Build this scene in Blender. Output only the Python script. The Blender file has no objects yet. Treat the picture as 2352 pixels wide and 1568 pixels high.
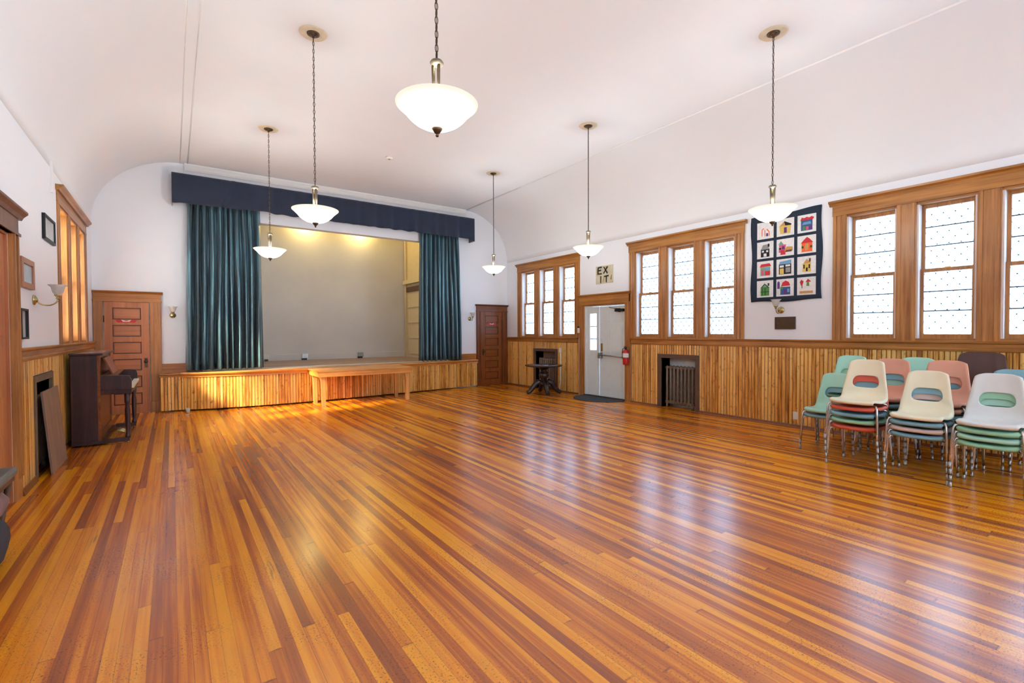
import bpy, bmesh, math, random
from mathutils import Vector, Matrix
random.seed(7)
PI = math.pi
sc = bpy.context.scene
COL = sc.collection

# ------------------------------------------------------------------ dimensions
XL, XR, YB, YR, ZC = -1.18, 7.99, 11.51, -3.6, 4.85     # room
ZS = 3.52                                               # spring of the coves
XCL, XCR = 0.24, 6.60                                   # flat ceiling edges
ZST = 0.75                                              # stage floor
RAIL = 1.37

# ------------------------------------------------------------------ materials
def srgb(r, g, b):
    f = lambda c: (c / 255) / 12.92 if c / 255 <= .04045 else ((c / 255 + .055) / 1.055) ** 2.4
    return (f(r), f(g), f(b), 1)

class NT:
    def __init__(s, name):
        s.m = bpy.data.materials.new(name); s.m.use_nodes = True
        s.t = s.m.node_tree; s.t.nodes.clear()
        s.out = s.n('ShaderNodeOutputMaterial')
    def n(s, typ, **kw):
        nd = s.t.nodes.new(typ)
        for k, v in kw.items():
            if k in nd.inputs: 
                try: nd.inputs[k].default_value = v
                except Exception: pass
            else: setattr(nd, k, v)
        return nd
    def l(s, a, b): s.t.links.new(a, b)
    def math(s, op, a, b=None, c=None):
        nd = s.n('ShaderNodeMath', operation=op)
        for i, v in enumerate((a, b, c)):
            if v is None: continue
            if isinstance(v, (int, float)): nd.inputs[i].default_value = v
            else: s.l(v, nd.inputs[i])
        return nd.outputs[0]
    def mix(s, fac, a, b, blend='MIX'):
        nd = s.n('ShaderNodeMix', data_type='RGBA', blend_type=blend)
        for i, v in ((0, fac), (6, a), (7, b)):
            if isinstance(v, (int, float)): nd.inputs[i].default_value = v
            elif isinstance(v, tuple): nd.inputs[i].default_value = v
            else: s.l(v, nd.inputs[i])
        return nd.outputs[2]
    def ramp(s, fac, stops, interp='LINEAR'):
        nd = s.n('ShaderNodeValToRGB'); cr = nd.color_ramp; cr.interpolation = interp
        while len(cr.elements) < len(stops): cr.elements.new(.5)
        for e, (p, c) in zip(cr.elements, stops): e.position = p; e.color = c
        s.l(fac, nd.inputs[0]); return nd.outputs[0]
    def coords(s, kind='Object', scale=(1, 1, 1), loc=(0, 0, 0)):
        tc = s.n('ShaderNodeTexCoord'); mp = s.n('ShaderNodeMapping')
        mp.inputs['Scale'].default_value = scale; mp.inputs['Location'].default_value = loc
        s.l(tc.outputs[kind], mp.inputs[0]); return mp.outputs[0]
    def noise(s, vec, scale, detail=3, rough=.5, out=0):
        nd = s.n('ShaderNodeTexNoise'); nd.inputs['Scale'].default_value = scale
        nd.inputs['Detail'].default_value = detail; nd.inputs['Roughness'].default_value = rough
        s.l(vec, nd.inputs['Vector']); return nd.outputs[out]
    def bsdf(s, color, rough=.5, metal=0, bump=None, bstr=.1, bdist=.01, **kw):
        b = s.n('ShaderNodeBsdfPrincipled')
        for k, v in (('Base Color', color), ('Roughness', rough), ('Metallic', metal)):
            if isinstance(v, (int, float, tuple)): b.inputs[k].default_value = v
            else: s.l(v, b.inputs[k])
        for k, v in kw.items(): b.inputs[k].default_value = v
        if bump is not None:
            bp = s.n('ShaderNodeBump'); bp.inputs['Strength'].default_value = bstr; bp.inputs['Distance'].default_value = bdist
            s.l(bump, bp.inputs['Height']); s.l(bp.outputs[0], b.inputs['Normal'])
        s.l(b.outputs[0], s.out.inputs[0]); return b

def plain(name, c, rough=.5, metal=0, var=.06, scale=8, bstr=.05, **kw):
    t = NT(name); v = t.coords(); nz = t.noise(v, scale, 4)
    dark = tuple(x * (1 - var * 2) for x in c[:3]) + (1,)
    light = tuple(min(1, x * (1 + var)) for x in c[:3]) + (1,)
    col = t.ramp(nz, [(.3, dark), (.7, light)])
    t.bsdf(col, rough, metal, bump=nz, bstr=bstr, **kw); return t.m

def wood(name, c1, c2, axis='Z', rough=.35, sc_=1.0, coat=.0):
    t = NT(name)
    s = {'X': (.6, 14, 14), 'Y': (14, .6, 14), 'Z': (14, 14, .6)}[axis]
    v = t.coords(scale=tuple(k * sc_ for k in s))
    a = t.noise(v, 1.6, 6, .6); b = t.noise(t.coords(scale=(2, 2, 2)), 1.2, 3)
    g = t.noise(v, 7, 3, .6)
    f = t.math('ADD', t.math('MULTIPLY', a, .75), t.math('MULTIPLY', b, .25))
    col = t.ramp(f, [(.32, c2), (.5, tuple((x + y) / 2 for x, y in zip(c1, c2))), (.66, c1)])
    col = t.mix(t.math('MULTIPLY', g, .25), col, c2)
    t.bsdf(col, rough, bump=g, bstr=.08, **({'Coat Weight': coat} if coat else {})); return t.m

def mat_beadboard():
    t = NT('varnished_beadboard')
    tc = t.n('ShaderNodeTexCoord'); sp = t.n('ShaderNodeSeparateXYZ'); t.l(tc.outputs['UV'], sp.inputs[0])
    row = t.math('FLOOR', t.math('DIVIDE', sp.outputs[0], .055))
    wn = t.n('ShaderNodeTexWhiteNoise', noise_dimensions='1D'); t.l(row, wn.inputs['W'])
    mp = t.n('ShaderNodeMapping'); mp.inputs['Scale'].default_value = (30, 1.6, 1); t.l(tc.outputs['UV'], mp.inputs[0])
    av = t.n('ShaderNodeVectorMath', operation='ADD'); t.l(mp.outputs[0], av.inputs[0])
    cb = t.n('ShaderNodeCombineXYZ'); t.l(t.math('MULTIPLY', wn.outputs[0], 40), cb.inputs[2]); t.l(cb.outputs[0], av.inputs[1])
    a = t.noise(av.outputs[0], 1.2, 5, .6)
    f = t.math('ADD', t.math('MULTIPLY', a, .8), t.math('MULTIPLY', wn.outputs[0], .3))
    col = t.ramp(f, [(.32, srgb(146, 84, 24)), (.46, srgb(214, 148, 64)), (.62, srgb(238, 186, 100)), (.8, srgb(246, 200, 124))])
    mp2 = t.n('ShaderNodeMapping'); mp2.inputs['Scale'].default_value = (14, 9, 1); t.l(tc.outputs['UV'], mp2.inputs[0])
    k = t.noise(mp2.outputs[0], 1.0, 4, .6)
    kn = t.ramp(k, [(.58, (0, 0, 0, 1)), (.7, (1, 1, 1, 1))])
    col = t.mix(t.math('MULTIPLY', kn, .6), col, srgb(110, 56, 18))
    # darker colour along the bead grooves
    fr = t.math('FRACT', t.math('DIVIDE', sp.outputs[0], .055))
    e = t.math('MINIMUM', fr, t.math('SUBTRACT', 1.0, fr))
    gr = t.math('LESS_THAN', e, .085)
    col = t.mix(t.math('MULTIPLY', gr, .85), col, srgb(92, 44, 8))
    t.bsdf(col, .38, bump=a, bstr=.06); return t.m

def mat_floor(name, w, L, cols, seam, rough, axis=0, dirt=True):
    t = NT(name)
    tc = t.n('ShaderNodeTexCoord'); sp = t.n('ShaderNodeSeparateXYZ'); t.l(tc.outputs['Object'], sp.inputs[0])
    x, y = (sp.outputs[0], sp.outputs[1]) if axis == 0 else (sp.outputs[1], sp.outputs[0])
    xs = t.math('DIVIDE', x, w); row = t.math('FLOOR', xs)
    w1 = t.n('ShaderNodeTexWhiteNoise', noise_dimensions='1D'); t.l(row, w1.inputs['W'])
    ys = t.math('DIVIDE', t.math('ADD', y, t.math('MULTIPLY', w1.outputs[0], 9.0)), L)
    pl = t.math('FLOOR', ys)
    cb = t.n('ShaderNodeCombineXYZ'); t.l(row, cb.inputs[0]); t.l(pl, cb.inputs[1])
    w2 = t.n('ShaderNodeTexWhiteNoise', noise_dimensions='2D'); t.l(cb.outputs[0], w2.inputs['Vector'])
    # grain: noise stretched along each board, shifted per board
    cv = t.n('ShaderNodeCombineXYZ')
    t.l(t.math('MULTIPLY', x, 38), cv.inputs[0]); t.l(t.math('MULTIPLY', y, .8), cv.inputs[1]); t.l(t.math('MULTIPLY', w2.outputs[0], 60), cv.inputs[2])
    g = t.noise(cv.outputs[0], 1.0, 3, .6)
    cv2 = t.n('ShaderNodeCombineXYZ')
    t.l(t.math('MULTIPLY', x, 9), cv2.inputs[0]); t.l(t.math('MULTIPLY', y, .5), cv2.inputs[1])
    big = t.noise(cv2.outputs[0], 1.0, 3, .55)
    f = t.math('ADD', t.math('ADD', t.math('MULTIPLY', w2.outputs[0], .5), t.math('MULTIPLY', g, .58)), t.math('MULTIPLY', t.math('SUBTRACT', big, .5), .55))
    col = t.ramp(f, cols)
    fx = t.math('FRACT', xs); ex = t.math('MINIMUM', fx, t.math('SUBTRACT', 1.0, fx))
    fy = t.math('FRACT', ys); ey = t.math('MINIMUM', fy, t.math('SUBTRACT', 1.0, fy))
    sx = t.math('LESS_THAN', ex, .022); sy = t.math('LESS_THAN', ey, .0016)
    sm = t.math('MAXIMUM', sx, sy)
    sn = t.noise(cv2.outputs[0], 3.3, 2)
    sm = t.math('MULTIPLY', sm, t.ramp(sn, [(.35, (.25,) * 3 + (1,)), (.65, (1, 1, 1, 1))]))
    col = t.mix(t.math('MULTIPLY', sm, .6), col, seam)
    if dirt:
        v = tc.outputs['Object']
        sp1 = t.noise(v, 95, 2, .7); bigd = t.noise(v, 1.7, 2, .65)
        msk = t.math('MULTIPLY', t.ramp(sp1, [(.58, (0, 0, 0, 1)), (.64, (1, 1, 1, 1))]), t.ramp(bigd, [(.44, (.12,) * 3 + (1,)), (.56, (1, 1, 1, 1))]))
        col = t.mix(t.math('MULTIPLY', msk, .75), col, srgb(70, 40, 15))
        st = t.noise(cv2.outputs[0], 1.9, 3, .7)
        msk2 = t.math('MULTIPLY', t.ramp(st, [(.66, (0, 0, 0, 1)), (.74, (1, 1, 1, 1))]), .55)
        col = t.mix(msk2, col, srgb(92, 50, 18))
    rn = t.noise(tc.outputs['Object'], 2.2, 2, .6)
    rr = t.math('ADD', rough - .05, t.math('MULTIPLY', rn, .12))
    hb = t.math('ADD', t.math('MULTIPLY', w2.outputs[0], .5), t.math('MULTIPLY', g, .35))
    hb = t.math('SUBTRACT', hb, t.math('MULTIPLY', sm, 1.0))
    t.bsdf(col, rr, bump=hb, bstr=.18, bdist=.004, **{'Specular IOR Level': .85, 'Coat Weight': .15, 'Coat Roughness': .2}); return t.m

M = {}
M['plaster'] = plain('painted_plaster', srgb(236, 235, 238), .75, var=.012, scale=.7, bstr=.03)
M['ceiling'] = plain('ceiling_plaster', srgb(234, 232, 232), .8, var=.012, scale=.6, bstr=.03)
M['mould'] = plain('white_moulding', srgb(238, 234, 230), .5, var=.01)
M['stagewall'] = plain('stage_plaster', srgb(226, 224, 224), .8, var=.03, scale=1.1)
M['bead'] = mat_beadboard()
M['trimY'] = wood('oak_trim_lengthwise', srgb(202, 138, 66), srgb(128, 74, 24), 'Y')
M['trimX'] = wood('oak_trim_crosswise', srgb(202, 134, 64), srgb(132, 74, 28), 'X')
M['trimZ'] = wood('oak_trim_upright', srgb(206, 144, 80), srgb(138, 82, 36), 'Z')
M['door'] = wood('fir_door', srgb(204, 134, 88), srgb(166, 98, 56), 'Z', sc_=.7)
M['doorX'] = wood('fir_panel', srgb(200, 130, 86), srgb(166, 98, 58), 'X', sc_=.7)
M['doordark'] = wood('fir_door_dark', srgb(152, 88, 40), srgb(114, 60, 22), 'Z', sc_=.7)
M['doordarkX'] = wood('fir_panel_dark', srgb(148, 84, 38), srgb(112, 58, 20), 'X', sc_=.7)
M['trimdark'] = wood('oak_casing_dark', srgb(140, 80, 40), srgb(92, 46, 20), 'Z')
M['trimdarkX'] = wood('oak_head_dark', srgb(140, 80, 40), srgb(92, 46, 20), 'X')
M['floor'] = mat_floor('fir_floorboards', .058, 3.6, [(.28, srgb(156, 76, 20)), (.42, srgb(186, 94, 10)), (.52, srgb(210, 114, 6)), (.62, srgb(232, 138, 4)), (.80, srgb(246, 160, 12))], srgb(76, 36, 8), .235)
M['stagefloor'] = mat_floor('stage_floorboards', .08, 2.2, [(.25, srgb(128, 98, 76)), (.55, srgb(160, 128, 104)), (.85, srgb(182, 150, 124))], srgb(80, 58, 44), .4, axis=1, dirt=False)
M['nosing'] = wood('stage_nosing_wood', srgb(226, 160, 76), srgb(176, 106, 38), 'X', rough=.3)
M['moulddark'] = wood('dark_panel_moulding', srgb(96, 50, 24), srgb(66, 32, 14), 'X')
M['brass'] = plain('polished_brass', srgb(194, 174, 120), .25, 1, var=.05)
M['bronze'] = plain('aged_bronze', srgb(96, 78, 60), .38, .85, var=.1, scale=20)
M['bronzelight'] = plain('brushed_antique_brass', srgb(142, 126, 104), .34, .9, var=.08, scale=14)
M['chrome'] = plain('worn_chrome', srgb(205, 200, 196), .2, 1, var=.05, scale=25)
M['steel'] = plain('brushed_steel', srgb(170, 170, 168), .35, .9, var=.04)
M['rubber'] = plain('dark_rubber', srgb(30, 28, 28), .6)
M['blackmetal'] = plain('black_metal', srgb(28, 26, 26), .4, .3)
M['piano'] = wood('dark_mahogany', srgb(74, 44, 42), srgb(42, 22, 20), 'Z', rough=.28)
M['pianoY'] = wood('dark_mahogany_lengthwise', srgb(78, 48, 46), srgb(44, 24, 22), 'Y', rough=.24)
M['pianopanel'] = wood('red_mahogany_panel', srgb(148, 82, 34), srgb(100, 50, 18), 'Y', rough=.25)
M['ivory'] = plain('ivory_keys', srgb(236, 230, 208), .3, var=.02)
M['ebony'] = plain('ebony_keys', srgb(16, 14, 14), .3)
M['radiator'] = plain('bronze_radiator_paint', srgb(122, 100, 82), .45, .1, var=.12, scale=10)
M['radframe'] = plain('brown_niche_frame', srgb(96, 68, 54), .5, var=.1)
M['radboard'] = wood('weathered_board', srgb(158, 128, 108), srgb(126, 96, 80), 'Z', rough=.55)
M['greyframe'] = plain('grey_brown_frame', srgb(112, 92, 70), .55, var=.12)
M['whitepaint'] = plain('white_door_paint', srgb(222, 230, 230), .4, var=.015)
M['creampaint'] = plain('cream_paint', srgb(226, 210, 178), .5, var=.02)
M['paper'] = plain('old_parchment', srgb(206, 196, 168), .8, var=.1, scale=5)
M['ink'] = plain('dark_brown_ink', srgb(48, 34, 28), .7)
M['gold'] = plain('ochre_ink', srgb(168, 130, 50), .7)
M['navy'] = plain('navy_valance_cloth', srgb(28, 38, 60), .85, var=.1, scale=3, **{'Sheen Weight': .3})
M['plaque'] = plain('bronze_plaque', srgb(78, 58, 42), .45, .6, var=.08, scale=30)
M['red'] = plain('red_enamel', srgb(196, 24, 30), .25, var=.03)
M['redsign'] = plain('red_sign', srgb(206, 40, 34), .5, var=.03)
M['white'] = plain('white_plastic', srgb(236, 234, 228), .4, var=.01)
M['mat'] = plain('slate_doormat', srgb(62, 66, 74), .95, var=.15, scale=40)
M['tablewood'] = wood('golden_pine', srgb(240, 178, 92), srgb(200, 126, 50), 'X', rough=.32)
M['tablewoodZ'] = wood('golden_pine_upright', srgb(240, 186, 112), srgb(200, 134, 66), 'Z', rough=.32)
M['ebonywood'] = wood('dark_walnut', srgb(66, 48, 48), srgb(34, 22, 22), 'X', rough=.22)
M['greycloth'] = plain('grey_vinyl', srgb(112, 112, 106), .55, var=.12, scale=6)
M['pinkcloth'] = plain('dusty_pink_cloth', srgb(150, 116, 112), .85, var=.2, scale=9)
M['navybag'] = plain('slate_bag', srgb(60, 62, 72), .7, var=.15, scale=6)
M['picart'] = plain('pale_print', srgb(196, 196, 194), .35, var=.12, scale=6)
M['bluepic'] = plain('pale_blue_print', srgb(178, 196, 206), .3, var=.1, scale=6)
M['pinewood'] = wood('honey_frame', srgb(186, 124, 84), srgb(150, 90, 54), 'Z')
M['niche'] = plain('niche_plaster', srgb(232, 240, 242), .8, var=.06)
M['lead'] = plain('lead_came', srgb(52, 56, 64), .6, .3)
M['jamb'] = plain('pale_jamb_paint', srgb(226, 214, 208), .5, var=.02)
M['stain'] = plain('water_stained_plaster', srgb(224, 208, 178), .8, var=.06, scale=12)

def mat_curtain():
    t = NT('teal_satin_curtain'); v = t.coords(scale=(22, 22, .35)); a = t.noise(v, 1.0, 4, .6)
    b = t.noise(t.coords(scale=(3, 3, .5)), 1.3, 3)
    col = t.ramp(a, [(.35, srgb(26, 38, 44)), (.5, srgb(58, 92, 106)), (.64, srgb(112, 164, 180))])  # fold highlights and dark fold shade painted into the colour as upright streaks
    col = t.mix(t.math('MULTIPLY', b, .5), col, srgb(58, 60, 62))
    t.bsdf(col, .36, .3, bump=a, bstr=.25, **{'Sheen Weight': .2, 'Specular IOR Level': .6}); return t.m
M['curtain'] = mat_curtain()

def mat_pane():
    t = NT('rippled_window_glass')
    tr = t.n('ShaderNodeBsdfTransparent'); tr.inputs[0].default_value = (.95, .97, 1, 1)
    tl = t.n('ShaderNodeBsdfTranslucent'); tl.inputs[0].default_value = (.96, .98, 1, 1)
    gl = t.n('ShaderNodeBsdfGlossy'); gl.inputs['Roughness'].default_value = .15
    m1 = t.n('ShaderNodeMixShader'); m1.inputs[0].default_value = .30
    t.l(tr.outputs[0], m1.inputs[1]); t.l(tl.outputs[0], m1.inputs[2])
    m2 = t.n('ShaderNodeMixShader'); m2.inputs[0].default_value = .04
    t.l(m1.outputs[0], m2.inputs[1]); t.l(gl.outputs[0], m2.inputs[2])
    t.l(m2.outputs[0], t.out.inputs[0]); return t.m
M['pane'] = mat_pane()

def mat_shade():
    t = NT('lit_alabaster_bowl')
    v = t.coords(); nz = t.noise(v, 9, 3)
    lw = t.n('ShaderNodeLayerWeight'); lw.inputs[0].default_value = .35
    col = t.mix(nz, (1, .88, .70, 1), (1, .94, .82, 1))
    sp = t.n('ShaderNodeSeparateXYZ'); t.l(v, sp.inputs[0])
    h = t.math('ADD', sp.outputs[2], ZC - 2.74)                      # height above the bottom of the bowl
    st = t.math('SUBTRACT', 4.2, t.math('MULTIPLY', h, 24.0))
    em = t.n('ShaderNodeEmission'); t.l(col, em.inputs[0]); t.l(t.math('MAXIMUM', st, .95), em.inputs[1])
    t.l(em.outputs[0], t.out.inputs[0]); return t.m
M['shade'] = mat_shade()
def mat_frost():
    t = NT('frosted_glass_tulip')
    tr = t.n('ShaderNodeBsdfTransparent'); tl = t.n('ShaderNodeBsdfPrincipled')
    tl.inputs['Base Color'].default_value = srgb(222, 216, 206); tl.inputs['Roughness'].default_value = .2
    m = t.n('ShaderNodeMixShader'); m.inputs[0].default_value = .7
    t.l(tr.outputs[0], m.inputs[1]); t.l(tl.outputs[0], m.inputs[2]); t.l(m.outputs[0], t.out.inputs[0]); return t.m
M['frost'] = mat_frost()

def plastic(name, c): return plain(name, c, .28, var=.03, scale=5, bstr=.02)
CH = {'cream': plastic('cream_plastic', srgb(240, 230, 200)), 'red': plastic('coral_red_plastic', srgb(214, 92, 70)),
      'blue': plastic('pale_blue_plastic', srgb(128, 172, 186)), 'mint': plastic('mint_plastic', srgb(172, 222, 200)),
      'green': plastic('soft_green_plastic', srgb(156, 206, 172)), 'pink': plastic('salmon_pink_plastic', srgb(226, 160, 134)),
      'grey': plastic('off_white_plastic', srgb(220, 220, 216)), 'blush': plastic('blush_white_plastic', srgb(216, 192, 182)),
      'brown': plastic('chocolate_brown_plastic', srgb(82, 46, 38)), 'black': plastic('black_plastic', srgb(36, 32, 32))}

# ------------------------------------------------------------------ mesh builder
class MB:
    def __init__(s): s.v = []; s.f = []; s.mi = []; s.uv = {}; s.cur = 0; s.sm = []
    def mat(s, i): s.cur = i; return s
    def face(s, idx, smooth=False, uv=None):
        if uv: s.uv[len(s.f)] = uv
        s.f.append(tuple(idx)); s.mi.append(s.cur); s.sm.append(smooth)
    def add(s, pts): b = len(s.v); s.v += [tuple(p) for p in pts]; return b
    def box(s, x0, x1, y0, y1, z0, z1):
        x0, x1 = sorted((x0, x1)); y0, y1 = sorted((y0, y1)); z0, z1 = sorted((z0, z1))
        b = s.add([(x0, y0, z0), (x1, y0, z0), (x1, y1, z0), (x0, y1, z0), (x0, y0, z1), (x1, y0, z1), (x1, y1, z1), (x0, y1, z1)])
        for q in ((0, 3, 2, 1), (4, 5, 6, 7), (0, 1, 5, 4), (1, 2, 6, 5), (2, 3, 7, 6), (3, 0, 4, 7)): s.face([b + i for i in q])
        return s
    def prism(s, poly, axis, a, b, smooth=False):
        # poly: 2D points in the two remaining axes (in order), extruded along axis from a to b
        def mk(p, c):
            r = [0, 0, 0]; o = [i for i in range(3) if i != axis]; r[o[0]], r[o[1]] = p; r[axis] = c; return r
        n = len(poly); i0 = s.add([mk(p, a) for p in poly]); i1 = s.add([mk(p, b) for p in poly])
        s.face([i0 + i for i in range(n)][::-1]); s.face([i1 + i for i in range(n)])
        for i in range(n): j = (i + 1) % n; s.face([i0 + i, i0 + j, i1 + j, i1 + i], smooth)
        return s
    def tube(s, pts, r, n=10, cap=True, closed=False):
        pts = [Vector(p) for p in pts]; m = len(pts); rs = r if isinstance(r, (list, tuple)) else [r] * m
        rings = []; prev = None
        for i, p in enumerate(pts):
            if closed: d = pts[(i + 1) % m] - pts[(i - 1) % m]
            else: d = pts[min(i + 1, m - 1)] - pts[max(i - 1, 0)]
            d.normalize()
            if prev is None:
                u = d.cross(Vector((0, 0, 1)))
                if u.length < 1e-3: u = d.cross(Vector((1, 0, 0)))
            else: u = prev - d * prev.dot(d)
            u.normalize(); prev = u; w = d.cross(u)
            rings.append(s.add([p + (u * math.cos(2 * PI * k / n) + w * math.sin(2 * PI * k / n)) * rs[i] for k in range(n)]))
        for i in range(m if closed else m - 1):
            a, b = rings[i], rings[(i + 1) % m]
            for k in range(n): s.face([a + k, a + (k + 1) % n, b + (k + 1) % n, b + k], True)
        if cap and not closed:
            s.face([rings[0] + k for k in range(n)][::-1]); s.face([rings[-1] + k for k in range(n)])
        return s
    def lathe(s, prof, c=(0, 0, 0), n=24, axis=2, caps=True, flip=1):
        # prof: (radius, height) from start to end
        rings = []
        for r, h in prof:
            ring = []
            for k in range(n):
                a = 2 * PI * k / n; q = [0, 0, 0]; o = [i for i in range(3) if i != axis]
                q[o[0]] = r * math.cos(a); q[o[1]] = r * math.sin(a); q[axis] = h * flip
                ring.append((q[0] + c[0], q[1] + c[1], q[2] + c[2]))
            rings.append(s.add(ring))
        for i in range(len(prof) - 1):
            a, b = rings[i], rings[i + 1]
            for k in range(n): s.face([a + k, a + (k + 1) % n, b + (k + 1) % n, b + k], True)
        if caps:
            if prof[0][0] > 1e-4: s.face([rings[0] + k for k in range(n)][::-1])
            if prof[-1][0] > 1e-4: s.face([rings[-1] + k for k in range(n)])
        return s
    def build(s, name, mats, parent=None, loc=None, bevel=0, sub=0, solid=0):
        off = Vector(parent['_o']) if parent is not None else Vector(loc or (0, 0, 0))
        me = bpy.data.meshes.new(name)
        me.from_pydata([tuple(Vector(p) - off) for p in s.v], [], s.f)
        for m in (mats if isinstance(mats, (list, tuple)) else [mats]): me.materials.append(M[m] if isinstance(m, str) else m)
        for p, mi, smo in zip(me.polygons, s.mi, s.sm): p.material_index = mi; p.use_smooth = smo
        if s.uv:
            ul = me.uv_layers.new(name='UVMap')
            for fi, uvs in s.uv.items():
                for li, q in zip(me.polygons[fi].loop_indices, uvs): ul.data[li].uv = q
        me.update()
        if not s.uv or True:
            bm = bmesh.new(); bm.from_mesh(me); bmesh.ops.recalc_face_normals(bm, faces=bm.faces); bm.to_mesh(me); bm.free()
        o = bpy.data.objects.new(name, me); COL.objects.link(o)
        if parent is not None: o.parent = parent
        else: o.location = off
        o['_o'] = tuple(off)
        if solid:
            d = o.modifiers.new('thickness', 'SOLIDIFY'); d.thickness = solid; d.offset = 0
        if bevel:
            b = o.modifiers.new('bevel', 'BEVEL'); b.width = bevel; b.segments = 2; b.limit_method = 'ANGLE'
        if sub:
            b = o.modifiers.new('subdivision', 'SUBSURF'); b.levels = sub; b.render_levels = sub
        return o

def thing(name, label, cat, loc, group=None, rotz=0):
    o = bpy.data.objects.new(name, None); COL.objects.link(o); o.location = loc; o.rotation_euler = (0, 0, rotz)
    o.empty_display_size = .1
    o['_o'] = tuple(loc); o['label'] = label; o['category'] = cat
    if group: o['group'] = group
    return o
def tag(o, label, cat, group=None):
    o['label'] = label; o['category'] = cat
    if group: o['group'] = group
    return o
def struct(o, label=None):
    o['kind'] = 'structure'
    if label: o['label'] = label
    return o
def sroot(name, loc, label=None):
    o = bpy.data.objects.new(name, None); COL.objects.link(o); o.location = loc; o['_o'] = tuple(loc); o['kind'] = 'structure'
    if label: o['label'] = label
    return o

# ------------------------------------------------------------------ room shell
def wall_mesh(plane, n0, n1, s0, s1, z0, z1, holes):
    """plane 'x': wall spans y (s) at x n0..n1; plane 'y': spans x (s) at y n0..n1. holes: (s0,s1,z0,z1)"""
    mb = MB()
    ss = sorted({s0, s1, *[h[0] for h in holes], *[h[1] for h in holes]}); zs = sorted({z0, z1, *[h[2] for h in holes], *[h[3] for h in holes]})
    ss = [q for q in ss if s0 <= q <= s1]; zs = [q for q in zs if z0 <= q <= z1]
    for a, b in zip(ss, ss[1:]):
        run = None
        for c, d in zip(zs, zs[1:]):
            cs, cz = (a + b) / 2, (c + d) / 2
            hole = any(h[0] < cs < h[1] and h[2] < cz < h[3] for h in holes)
            if not hole: run = (run[0], d) if run else (c, d)
            if hole and run:
                (mb.box(n0, n1, a, b, *run) if plane == 'x' else mb.box(a, b, n0, n1, *run)); run = None
        if run: (mb.box(n0, n1, a, b, *run) if plane == 'x' else mb.box(a, b, n0, n1, *run))
    return mb

WZ0, WZ1 = 1.37, 3.18                       # window opening heights
CW, OW, MW = .175, .585, .21                # casing, opening, mullion widths
GW = 2 * CW + 3 * OW + 2 * MW               # 2.525 group width
R_WIN = [8.445, 4.395, .525, -3.0]            # near edge of each right-wall group; the last is unseen, added for fill
L_WIN = [8.33]
NICHE_R = [(9.33, 10.16, 0.0, 1.0), (5.32, 6.09, 0.0, .985)]
NICHE_L = [(6.88, 7.66, 0.0, 1.0)]
DOOR_R = (7.03, 8.33, 0.0, 2.13)
DOOR_L = (4.85, 6.05, 0.0, 2.40)

def wh(s0): return (s0 + CW, s0 + GW - CW, WZ0, WZ1)
struct(wall_mesh('x', XR, XR + .3, YR, YB, 0, ZS, [wh(s) for s in R_WIN] + NICHE_R + [DOOR_R]).build('wall_right', 'plaster'))
struct(wall_mesh('x', XL - .3, XL, YR, YB, 0, ZS, [wh(s) for s in L_WIN] + NICHE_L + [DOOR_L]).build('wall_left', 'plaster'))
struct(wall_mesh('y', YB, YB + .2, XL - .3, XR + .3, 0, 5.3, [(.5, 6.1, ZST, 3.86)]).build('wall_back', 'plaster'))
FILL_WIN = [(-.2, 2.0), (2.4, 4.6), (5.0, 7.2)]  # x spans of unseen windows added behind the viewer to brighten the hall
struct(wall_mesh('y', YR - .2, YR, XL - .3, XR + .3, 0, ZC + .1, [(a, b, 1.3, 3.9) for a, b in FILL_WIN]).build('wall_front', 'plaster'))
mb = MB(); mb.box(XL - .3, XR + .3, YR - .2, YB + .2, -.12, 0); struct(mb.build('floor', 'floor'))
# coved ceiling: one profile extruded down the length of the hall
mb = MB(); N = 18
prof = [(XL, ZS)]
for i in range(1, N + 1):
    a = PI / 2 * i / N; prof.append((XCL - (XCL - XL) * math.cos(a), ZS + (ZC - ZS) * math.sin(a)))
for i in range(N + 1):
    a = PI / 2 * (1 - i / N); prof.append((XCR + (XR - XCR) * math.cos(a), ZS + (ZC - ZS) * math.sin(a)))
outer = [(XR + .3, ZS), (XR + .3, ZC + .3), (XL - .3, ZC + .3), (XL - .3, ZS)]
i0 = mb.add([(x, YR, z) for x, z in prof]); i1 = mb.add([(x, YB, z) for x, z in prof]); n = len(prof)
for i in range(n - 1): mb.face([i0 + i, i0 + i + 1, i1 + i + 1, i1 + i], True)
o0 = mb.add([(x, YR, z) for x, z in outer]); o1 = mb.add([(x, YB, z) for x, z in outer])
for i in range(3): mb.face([o0 + i, o0 + i + 1, o1 + i + 1, o1 + i])
mb.face([i0 + n - 1, o0, o1, i1 + n - 1]); mb.face([o0 + 3, i0, i1, o1 + 3])
struct(mb.build('ceiling', 'ceiling'))
# thin beads along the ceiling edges, frieze above the stage
tn = [0]
def trim(mb, mat, label=None, bevel=0):
    tn[0] += 1; return struct(mb.build('trim_%d' % tn[0], mat, bevel=bevel), label)
mb = MB(); mb.tube([(XCR, YR, ZC - .002), (XCR, YB, ZC - .002)], .018, 8); trim(mb, 'mould', 'white bead along the right edge of the flat ceiling')
mb = MB(); mb.tube([(XCL + .05, YR, ZC + .004), (XCL + .05, YB, ZC + .004)], .012, 8); mb.tube([(XCL - .07, YR, ZC + .004), (XCL - .07, YB, ZC + .004)], .012, 8); trim(mb, 'ceiling', 'pair of thin beads along the left edge of the flat ceiling')
mb = MB(); mb.prism([(YB, ZC - .13), (YB - .02, ZC - .13), (YB - .025, ZC - .07), (YB - .07, ZC - .02), (YB - .07, ZC), (YB, ZC)], 0, XCL, XCR)
mb.box(XCL - .1, XCR + .1, YB - .012, YB, ZC - .26, ZC - .235); trim(mb, 'mould', 'white cornice over the stage opening')
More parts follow.
